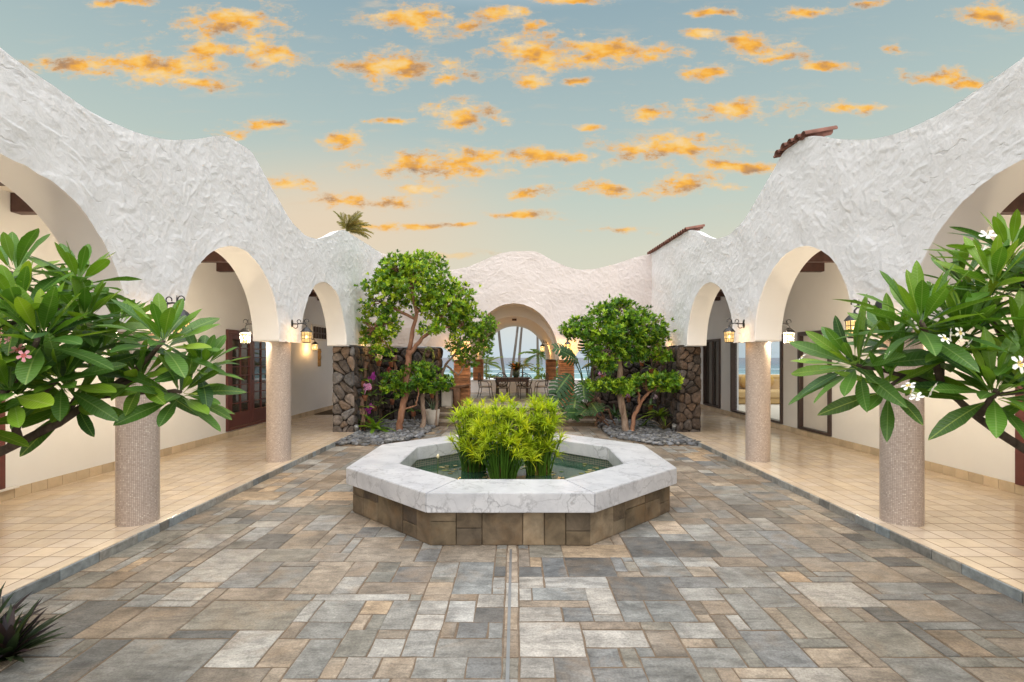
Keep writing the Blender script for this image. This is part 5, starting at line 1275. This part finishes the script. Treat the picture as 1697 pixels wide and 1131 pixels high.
strap_plant('aloe_plant', pot.location+Vector((0, 0, .36)), 18, .40, .03, (.13, .20, .15), 'grey green aloe growing in the pale planter pot', 'plant', 11, None, (5, 60), .1, SHARP)

OL = [(0, .3), (.2, .8), (.5, 1), (.8, .8), (1, .1)]
def orchid(p, fcol, nfl, label, seed, out=(0, -1, 0), leafcol=(.10, .19, .04), potc=True, spray=(.12, -.15, .30)):
    rnd = random.Random(seed); t = empty('orchid_plant', p, label, 'orchid', 'orchids hung on the lava walls')
    if potc: obj('pot', MB().lathe([(.045, -.14), (.06, -.05), (.068, -.02), (.068, 0), (.055, 0), (.05, -.03), (.001, -.03)], n=14), M['clay_pot'], t, True, True)
    lm = leaf_mesh('leaf', 1, .34, .5, .15, OL, M['garden_leaf'], leafcol)
    for k in range(6):
        a = k*2.4+rnd.uniform(0, 1); d = Vector((math.cos(a), math.sin(a)*.6, .5))+Vector(out)*.4
        o = bpy.data.objects.new('leaf', lm); COL.objects.link(o); o.parent = t; o.matrix_basis = basis(Vector((0, 0, 0)), d, (0, 0, 1)) @ Matrix.Scale(rnd.uniform(.16, .26), 4)
    st = MB(); s = Vector(spray); st.tube([(0, 0, 0), s*.5+Vector((0, 0, .08)), s], .005, 5, (.10, .15, .04, 1))
    for k in range(5): a = rnd.uniform(0, 6); st.tube([(0, 0, -.05), (.05*math.cos(a), -.04, -.18), (.06*math.cos(a), -.03, -rnd.uniform(.25, .5))], .004, 4, (.24, .20, .16, 1))
    obj('stem', st, M['garden_leaf'], t, True, True)
    if nfl:
        mb = MB()
        for k in range(5):
            a = k*2*math.pi/5; r = 1.0 if k % 2 else 1.2; mb.add([(0, 0, 0), (math.cos(a-.5)*.7*r, .1, math.sin(a-.5)*.7*r), (math.cos(a)*r, .16, math.sin(a)*r), (math.cos(a+.5)*.7*r, .1, math.sin(a+.5)*.7*r)], [(0, 1, 2, 3)], fcol+(1,))
        mb.ball((0, -.12, -.1), (.22, .16, .28), (fcol[0]*.5+.2, fcol[1]*.4, fcol[2]*.5, 1), 1)
        fm = mb.mesh('flower'); fm.materials.append(M['petal'])
        for k in range(nfl):
            o = bpy.data.objects.new('flower', fm); COL.objects.link(o); o.parent = t; o.location = s*rnd.uniform(.45, 1.05)+Vector((rnd.uniform(-.07, .07), -.03, rnd.uniform(-.06, .06)))
            o.scale = (rnd.uniform(.035, .055),)*3; o.rotation_euler = (rnd.uniform(-.4, .4), rnd.uniform(0, 3), rnd.uniform(-.8, .8))
    return t
PU, PK, WH = (.32, .03, .30), (.55, .25, .45), (.80, .70, .74)
orchid(px(612, 640, 12.3), PU, 8, 'orchid with deep purple flowers, the upper one left of the tall trunk', 1, spray=(.15, -.12, .32))
orchid(px(605, 655, 12.0), PK, 7, 'orchid with mauve and white flowers in the middle of the left lava wall', 2, spray=(.10, -.15, .22))
orchid(px(614, 695, 12.1), PU, 7, 'orchid with magenta flowers, the lowest on the left lava wall', 3, spray=(.02, -.15, .30))
orchid(px(628, 598, 12.8), WH, 8, 'orchid with pale pink flowers under the glowing lantern', 4, spray=(.1, -.1, .2))
orchid(px(592, 615, 11.95), PU, 0, 'flowerless orchid with broad light green leaves, topmost at the stone pier', 5, leafcol=(.20, .33, .05))
orchid(px(590, 652, 11.9), PU, 0, 'flowerless orchid with broad green leaves, lower at the stone pier', 6, leafcol=(.18, .32, .05))
orchid(px(650, 662, 13.6), PU, 0, 'small orchid in a clay pot behind the tall trunk', 7)
orchid(px(685, 682, 13.6), PU, 0, 'small orchid in a clay pot low on the wall between the two trunks', 8)
orchid(px(640, 625, 13.5), (.45, .12, .10), 5, 'orchid with dark red flowers high on the left lava wall', 18, spray=(.1, -.12, .25))
orchid(px(620, 672, 12.6), (.5, .3, .15), 0, 'orchid with long grassy leaves beside the magenta flowers', 19, leafcol=(.13, .2, .05))
orchid(px(1064, 598, 13.6), WH, 7, 'orchid with white pink flowers high on the right lava wall', 9, spray=(-.05, -.15, .06))
orchid(px(1000, 622, 13.7), PK, 5, 'orchid with pink flowers behind the broad crowned tree', 10, spray=(-.08, -.15, .05))
orchid(px(1042, 658, 13.6), PK, 5, 'orchid with pale lilac flowers low between the right trunks', 11, spray=(-.05, -.15, .05))
orchid(px(1112, 662, 12.9), WH, 3, 'orchid in a clay pot near the right garden light', 12, spray=(.03, -.1, .12))
orchid(px(1112, 612, 12.9), (.5, .2, .12), 0, 'orchid with arching bare stems in a clay pot on the right wall', 13)
LV = [(.20, .33, .05), (.14, .24, .05), (.10, .18, .05), (.24, .34, .07)]
for k, (x, y, dd, lab) in enumerate(((600, 632, 12.0, 'broad leaved flowerless orchid second from the top beside the stone pier'), (618, 655, 12.4, 'flowerless orchid right of the mauve flowered orchid'), (632, 640, 13.0, 'leafy orchid halfway up, left of the tall trunk'), (628, 668, 12.9, 'trailing leafy orchid above the strap fern'),
    (648, 600, 13.7, 'leafy orchid high on the wall behind the tall trunk'), (690, 612, 13.8, 'leafy orchid high on the wall right of the tall trunk'), (716, 652, 13.8, 'leafy orchid by the edge of the left lava wall'), (606, 675, 11.9, 'grassy orchid low on the wall beside the stone pier'))):
    orchid(px(x, y, dd), PU, 0, lab, 40+k, leafcol=LV[k % 4], potc=k % 2 == 0)
for k, (x, y, dd, fc, nf, lab) in enumerate(((1080, 612, 13.4, (.6, .25, .3), 5, 'orchid with rose flowers below the orange bromeliad'), (1055, 625, 13.8, PK, 0, 'leafy orchid halfway up the right lava wall behind the trunk'), (1010, 600, 13.8, PK, 0, 'leafy orchid high behind the broad crown'), (1098, 648, 12.9, PK, 0, 'trailing leafy orchid above the yellow green fern'),
    (1118, 590, 12.6, PK, 0, 'leafy orchid high next to the right stone pier'), (1030, 690, 13.7, PK, 0, 'leafy orchid near the ground behind the right trunks'), (1078, 672, 13.3, (.7, .55, .6), 4, 'orchid with pale flowers low on the right wall above the fern'))):
    orchid(px(x, y, dd), fc, nf, lab, 60+k, leafcol=LV[k % 4], potc=k % 2 == 0)
# hanging wreath of succulent
mb = MB(); c = px(711, 592, 13.75)
for k in range(260):
    a = rr.uniform(0, 6.28); x, z = .13*math.cos(a)+rr.uniform(-.025, .025), .24*math.sin(a)+rr.uniform(-.03, .03); f = rr.uniform(.7, 1.3)
    mb.ball((c.x+x, c.y-.05+rr.uniform(-.03, .03), c.z+z), (.014, .01, .022), (.26*f, .30*f, .08*f, 1), 1)
wr = empty('succulent_wreath', c, 'round trailing yellow green succulent wreath on the left lava wall', 'hanging plant'); obj('foliage', mb, M['garden_leaf'], wr, kind='stuff')
obj('garden_wire', MB().tube([(-3.62, 11.6, 2.0), (-3.0, 12.4, 1.995), (-2.14, 13.9, 2.0)], .004, 5), M['grey_metal'], label='thin wire strung along the top of the left lava wall', cat='wire')
# weathered roots on the lava walls
def roots(base, ends, label, seed, r=.05):
    rnd = random.Random(seed); t = empty('driftwood', base, label, 'driftwood', 'weathered roots'); mb = MB()
    for a, b in ends: mb.tube(wig(a, b, 8, .06, rnd), [r*(1-.09*i) for i in range(9)], 7)
    obj('roots', mb, M['driftwood'], t, smooth=True)
roots(px(985, 700, 12.9), [(px(966, 632, 13.0), px(1000, 690, 12.8)), (px(968, 640, 12.9), px(990, 700, 12.6)), (px(972, 650, 12.8), px(1008, 700, 12.7)), (px(990, 660, 12.9), px(1020, 705, 12.7)), (px(1000, 690, 12.8), px(985, 706, 12.5)), (px(975, 670, 12.8), px(1010, 708, 12.5))], 'tangle of bare brown driftwood roots beside the monstera', 3)
roots(px(605, 715, 11.9), [(px(596, 650, 12.0), px(604, 716, 11.8)), (px(600, 670, 12.0), px(598, 716, 11.7)), (px(607, 600, 12.2), px(598, 660, 12.0))], 'upright grey brown root stump at the left stone pier', 4, .06)
roots(px(654, 620, 13.8), [(px(653, 590, 13.8), px(656, 640, 13.7))], 'short pale stump standing high on the left lava wall', 5, .07)

# monstera with split leaves
def split_leaf(seed):
    rnd = random.Random(seed); mb = MB(); N = 7
    for sgn in (-1, 1):
        for k in range(N):
            t0, t1 = k/N, (k+.72)/N; w0 = .52*math.sin(math.pi*(.12+.80*t0))**.8; w1 = .52*math.sin(math.pi*(.12+.80*t1))**.8; sweep = .10+.16*t0
            z = -.25*w0
            vs = [(0, t0, -.12*t0*t0), (0, (k+1)/N, -.12*t1*t1), (sgn*w1*.55, t1+sweep*.6, .03-.12*t1*t1), (sgn*w0*.55, t0+sweep*.5, .03-.12*t0*t0), (sgn*w1*.98, t1+sweep*.95-.02, z*.6-.1*t1), (sgn*w0*.98, t0+sweep*.95, z*.6-.1*t0)]
            mb.add(vs, [(0, 1, 2, 3), (3, 2, 4, 5)], (.03, .085, .028, 1), uv=[(t0, 0), (t1, 0), (t1, .5), (t0, .5), (t1, 1), (t0, 1)])
    me = mb.mesh('leaf', True); me.materials.append(M['split_leaf']); return me
mo = empty('monstera_plant', px(970, 690, 13.0), 'monstera with big dark green split leaves beside the right path', 'monstera')
SL = [split_leaf(i) for i in range(2)]; rnd = random.Random(4); st = MB(); b0 = px(978, 680, 13.1)
for (x, y, d, sz, dv) in ((945, 620, 12.6, .62, (-.5, -.4, -.55)), (958, 600, 12.8, .55, (-.4, -.3, .3)), (940, 640, 12.5, .60, (-.6, -.4, -.7)), (955, 655, 12.4, .58, (-.2, -.5, -.8)), (972, 610, 12.8, .5, (.1, -.5, .2)), (975, 590, 13.0, .5, (-.1, -.4, .6)), (965, 630, 12.5, .55, (0, -.6, -.6)),
                          (980, 668, 12.3, .45, (.1, -.6, -.2)), (972, 678, 12.2, .4, (-.3, -.6, -.1)), (985, 560, 13.3, .45, (-.5, -.3, .2)), (990, 610, 13.0, .5, (.5, -.4, .1)), (950, 585, 13.0, .5, (-.6, -.2, .2)), (962, 685, 12.2, .38, (-.5, -.4, .1))):
    p = px(x, y, d); o = bpy.data.objects.new('leaf', SL[rnd.randrange(2)]); COL.objects.link(o); o.parent = mo; o.matrix_parent_inverse = Matrix.Translation(-mo.location)
    dv = Vector(dv).normalized(); o.matrix_basis = basis(p, dv, Vector((-.1, -.7, .7)), rnd.uniform(-.3, .3)) @ Matrix.Scale(sz, 4); st.tube(wig(b0, p, 5, .04, rnd), .014, 5, (.05, .11, .03, 1))
obj('stems', st, M['garden_leaf'], mo, smooth=True)

# ------------------------------------------------------------------ small garden things
for (p, lab) in ((px(591, 720, 11.45), 'small grey metal garden spotlight on the left pebbles'), (px(1117, 722, 11.6), 'small grey metal garden spotlight on the right pebbles by the pier')):
    t = empty('garden_spotlight', (p.x, p.y, .02), lab, 'spotlight', 'garden spotlights')
    obj('stake', MB().tube([(0, 0, 0), (0, 0, .12)], .012, 8), M['grey_metal'], t, False, True)
    obj('head', MB().lathe([(.001, -.07), (.04, -.07), (.045, 0), (.05, .06), (.04, .06), (.001, .03)], n=14).xf(Matrix.Translation((0, 0, .16)) @ Matrix.Rotation(R(25), 4, 'X')), M['grey_metal'], t, True, True)
t = empty('stake_pole', (px(1125, 700, 11.7).x, 11.7, 0), 'thin dark upright plant stake with fittings at the right stone pier', 'stake')
obj('pole', MB().tube([(t.location.x, 11.7, 0), (t.location.x+.01, 11.7, 1.1)], .014, 7), M['black_iron'], t)
obj('clip', MB().box(t.location.x-.03, t.location.x+.03, 11.67, 11.73, .42, .46), M['grey_metal'], t)
# low counter with a slab top at the left edge of the steps
ct = empty('stone_counter', px(745, 690, 14.0), 'low pale counter with a rough wooden slab top beside the left slatted pillar', 'counter')
obj('plinth', MB().box(-2.04, -1.72, 13.98, 14.6, .40, .88, bev=.03), M['pale_counter'], ct); obj('foot', MB().box(-2.0, -1.76, 14.02, 14.5, .28, .42, bev=.02), M['pale_counter'], ct)
obj('slab_top', MB().add([(-2.12, 13.9, .88), (-1.75, 13.86, .89), (-1.45, 13.84, .94), (-1.22, 13.86, 1.0), (-1.25, 14.02, 1.0), (-1.7, 14.1, .93), (-2.12, 14.7, .92), (-2.12, 13.9, .96), (-1.75, 13.86, .96), (-1.45, 13.84, .99), (-1.22, 13.86, 1.03), (-1.25, 14.02, 1.03), (-1.7, 14.1, .98), (-2.12, 14.7, .98)],
    [(0, 1, 2, 3, 4, 5, 6), (7, 8, 9, 10, 11, 12, 13)]+[(k, (k+1) % 7, 7+(k+1) % 7, 7+k) for k in range(7)]), M['rough_wood'], ct)
obj('leg', MB().lathe([(.14, .40), (.09, .6), (.11, .92)], -1.60, 14.0-.08, 9), M['rough_wood'], ct, smooth=True)

# ------------------------------------------------------------------ dining set
K = .80; ZF = .42
tb = empty('dining_table', (-.12, 17.3, ZF), 'dark wooden dining table on the lanai in front of the sea', 'table')
obj('tabletop', MB().box(-.62, .62, -.42, .42, .62, .66, bev=.01), M['table_wood'], tb, False, True)
obj('apron', MB().box(-.55, .55, -.36, .36, .53, .62), M['table_wood'], tb, False, True)
for x in (-.5, .5):
    for y in (-.32, .32): obj('leg', MB().box(x-.04, x+.04, y-.04, y+.04, 0, .53, bev=.006), M['table_wood'], tb, False, True)
def chair(loc, rz, label):
    t = empty('iron_chair', loc, label, 'chair', 'wrought iron chairs round the dining table'); t.rotation_euler.z = rz; t.scale = (K, K, K); t.location.z = ZF
    obj('seat', MB().box(-.23, .23, -.22, .22, .43, .475, bev=.015), M['cushion_pale'], t, False, True)
    fr = MB().tube([(-.23, -.22, .42), (.23, -.22, .42), (.23, .22, .42), (-.23, .22, .42)], .012, 6, closed=True)
    obj('seat_frame', fr, M['black_iron'], t, False, True)
    for x in (-.22, .22):
        obj('leg', MB().tube([(x, -.21, .42), (x*1.05, -.23, .2), (x*1.15, -.27, 0)], .014, 6), M['black_iron'], t, False, True)
        obj('leg', MB().tube([(x, .21, .42), (x*1.05, .24, .2), (x*1.1, .30, 0)], .014, 6), M['black_iron'], t, False, True)
        obj('armrest', MB().tube([(x*1.05, .24, .70), (x*1.25, .05, .68), (x*1.25, -.14, .66), (x*1.15, -.2, .56), (x, -.2, .44)], .013, 6), M['black_iron'], t, False, True)
    oval = lambda rx, rz_, zc, n=20: [(rx*math.cos(2*math.pi*k/n), .24+.06*(zc+rz_*math.sin(2*math.pi*k/n)-.45), zc+rz_*math.sin(2*math.pi*k/n)) for k in range(n)]
    bk = MB().tube(oval(.24, .27, .74), .014, 6, closed=True).tube(oval(.08, .09, .76), .009, 6, closed=True)
    for k in range(6):
        a = k*math.pi/3+.3; bk.tube([(.08*math.cos(a), .26, .76+.09*math.sin(a)), (.15*math.cos(a+.25), .26, .75+.17*math.sin(a+.25)), (.23*math.cos(a), .26, .74+.26*math.sin(a))], .008, 5)
    bk.tube([(-.2, .23, .44), (-.19, .24, .6)], .013, 6).tube([(.2, .23, .44), (.19, .24, .6)], .013, 6)
    obj('backrest', bk, M['black_iron'], t, False, True)
    return t
# local +Y is the back of the chair
chair((-1.02, 17.2, 0), R(80), 'wrought iron chair at the end of the table nearest the left pillars')
chair((-.42, 16.75, 0), R(172), 'left one of the two iron chairs with backs towards the courtyard')
chair((.30, 16.75, 0), R(188), 'right one of the two iron chairs with backs towards the courtyard')
chair((.84, 17.2, 0), R(-80), 'wrought iron chair at the end of the table nearest the right pillars')
chair((-.50, 17.95, 0), R(4), 'wrought iron chair on the sea side of the table, left of the flower vase')
chair((.22, 17.95, 0), R(-6), 'wrought iron chair on the sea side of the table, right of the flower vase')
vs_ = empty('flower_vase', (.0, 17.3, ZF+.66), 'dark green vase on the dining table', 'vase'); obj('body', MB().lathe([(.07, 0), (.11, .08), (.12, .16), (.09, .22), (.1, .25), (.085, .25), (.001, .2)], n=16), M['vase_glaze'], vs_, True, True)
bq = strap_plant('flower_bouquet', (0, 17.3, ZF+.88), 16, .42, .14, (.05, .10, .03), 'bouquet of dark leaves and orange flowers in the vase on the table', 'bouquet', 14, None, (15, 75), .3, OL, (.05, .035, .02))
mb = MB()
for k in range(16): a = rr.uniform(0, 6.28); r = rr.uniform(.02, .16); f = rr.uniform(.8, 1.2); mb.ball((r*math.cos(a), r*math.sin(a), .10+rr.uniform(0, .14)), (.035, .035, .05), (.55*f, .22*f, .05*f, 1), 1)
obj('flowers', mb, M['petal'], bq, True, True)

# ------------------------------------------------------------------ palms and shrubs outside
def frond(L, seed, col, n=26, w=.05, ll=.28):
    rnd = random.Random(seed); mb = MB(); pts = [Vector((0, L*t, L*(.22*t-.62*t*t))) for t in np.linspace(0, 1, 9)]
    mb.tube(pts, [.02*L/2*(1-.1*i)+.004 for i in range(9)], 4, (.20, .20, .06, 1))
    for k in range(n):
        t = .14+.86*k/n; i = min(7, int(t*8)); p = pts[i].lerp(pts[i+1], t*8-i); f = rnd.uniform(.75, 1.25); lw = ll*L*math.sin(math.pi*(.12+.80*t))**.6
        for s in (-1, 1):
            d = Vector((s*.8, .55, -.15-rnd.uniform(0, .35))).normalized(); e = p+d*lw+Vector((0, 0, -.18*lw)); m = p+d*lw*.5
            mb.add([p+Vector((0, -w*L*.25, 0)), m+Vector((0, -w*L*.3, 0)), e, m+Vector((0, w*L*.3, 0))], [(0, 1, 2), (0, 2, 3)], (col[0]*f, col[1]*f, col[2]*f, 1))
    me = mb.mesh('frond'); me.materials.append(M['garden_leaf']); return me
def palm(name, base, top, r0, fr_len, nf, label, seed, col, bend=(0, 0, 0), tilt=(-10, 75), group=None, wind=(0, 0, 0), bm='palm_bark'):
    rnd = random.Random(seed); t = empty(name, base, label, 'palm tree', group); base, top = Vector(base), Vector(top); b = Vector(bend); pts = []
    for i in range(15): f = i/14; pts.append(base.lerp(top, f)+b*math.sin(math.pi*f))
    obj('trunk', MB().tube(pts, [r0*(1.35-.55*min(1, i/3)*.5-.035*i)*(1+.04*(i % 2)) for i in range(15)], 9), M[bm], t, smooth=True)
    ms = [frond(fr_len, seed+k, col) for k in range(3)]
    for k in range(nf):
        a = k*2.4; ti = R(tilt[0]+(tilt[1]-tilt[0])*rnd.random()); d = Vector((math.cos(a)*math.cos(ti), math.sin(a)*math.cos(ti), math.sin(ti)))+Vector(wind)
        o = bpy.data.objects.new('frond', ms[k % 3]); COL.objects.link(o); o.parent = t; o.matrix_parent_inverse = Matrix.Translation(-t.location)
        o.matrix_basis = basis(top, d, (0, 0, 1)) @ Matrix.Scale(rnd.uniform(.8, 1.1), 4)
    return t
GP = 'coconut palms on the beach'; PC = (.09, .14, .04)
palm('coconut_palm', (px(844, 632, 32).x, 32, -1.2), (px(822, 480, 32).x, 32, 6.2), .10, 1.2, 10, 'coconut palm trunk leaning left beyond the arch, leftmost of the trunks', 1, PC, (-.15, 0, 0), (5, 60), GP)
palm('coconut_palm', (px(839, 632, 30).x, 30, -1.0), (px(864, 480, 30).x, 30, 5.9), .085, 1.2, 10, 'coconut palm trunk leaning right, crossing the left leaning one near its foot', 2, PC, (.10, 0, 0), (5, 60), GP)
palm('coconut_palm', (px(857, 632, 36).x, 36, -1.6), (px(873, 480, 36).x, 36, 6.9), .10, 1.2, 10, 'coconut palm with gently curved trunk, third from the left in the arch', 3, PC, (-.12, 0, 0), (5, 60), GP)
palm('coconut_palm', (px(892, 632, 34).x, 34, -1.4), (px(890, 480, 34).x, 34, 6.5), .09, 1.2, 10, 'straight coconut palm trunk near the right edge of the arch', 4, PC, (0, 0, 0), (5, 60), GP)
palm('coconut_palm', (-10.4, 30, -.9), px(574, 384, 30), .12, 1.3, 20, 'tall coconut palm whose windblown crown shows over the white arcade roof', 5, (.30, .27, .09), (.3, 0, 0), (0, 75), 'palm over the roof', (.6, 0, .25))
YG = 'young palms behind the parapet'; YC = (.20, .28, .07)
palm('young_palm', (px(806, 650, 24).x, 24, -.4), (px(806, 605, 24).x, 24, 1.45), .05, .75, 11, 'young palm with drooping pale fronds, leftmost behind the parapet', 6, YC, (0, 0, 0), (-15, 60), YG)
palm('young_palm', (px(788, 650, 23).x, 23, -.4), (px(787, 622, 23).x, 23, .95), .05, .7, 11, 'low young palm beside the left far slatted pillar', 7, (.12, .19, .05), (0, 0, 0), (-10, 60), YG)
palm('young_palm', (px(808, 650, 23.5).x, 23.5, -.4), (px(811, 626, 23.5).x, 23.5, .8), .05, .5, 10, 'smallest young palm just above the parapet', 17, YC, (0, 0, 0), (-10, 60), YG)
palm('young_palm', (px(866, 650, 24).x, 24, -.4), (px(866, 606, 24).x, 24, 1.4), .05, .6, 11, 'young palm with yellowish fronds right of the flower vase', 8, (.26, .25, .07), (0, 0, 0), (-10, 60), YG)
palm('young_palm', (px(894, 650, 24).x, 24, -.4), (px(892, 588, 24).x, 24, 1.9), .06, .85, 14, 'taller young palm near the right far slatted pillar', 9, (.11, .20, .04), (0, 0, 0), (-20, 60), YG)
def shrub(loc, r, n, label, seed, cols, leaf=.16):
    t = empty('shrub', loc, label, 'shrub', 'shrubs beyond the pavilion'); V, Fc, Cc = crown_np([((loc[0], loc[1], loc[2]+r[2]*.8), r)], n, seed, leaf, 8, cols); o = npmesh('foliage', V, Fc, M['tree_leaf'], Cc, t); o.matrix_parent_inverse = Matrix.Translation(-t.location)
    obj('stem', MB().tube([Vector(loc)-Vector((0, 0, .4)), Vector(loc)+Vector((0, 0, r[2]))], [.05, .02], 6), M['grey_bark'], t)
YS = [(.24, .32, .04), (.17, .26, .04), (.30, .34, .06), (.12, .2, .04)]
shrub((px(893, 640, 22.5).x, 22.5, -.2), (.50, .5, .85), 160, 'yellow green shrub behind the parapet next to the right far pillar', 1, YS)
shrub((px(927, 640, 22.5).x, 22.5, -.2), (.45, .5, 1.2), 160, 'yellow green shrub seen between the two right slatted pillars', 2, YS)
shrub((px(738, 640, 24).x, 24, -.3), (.6, .5, .8), 120, 'low green shrub seen left of the left slatted pillar', 3, TC)
shrub((px(975, 640, 24).x, 24, -.3), (.7, .5, .6), 120, 'low green shrub beyond the side opening behind the monstera', 4, TC)
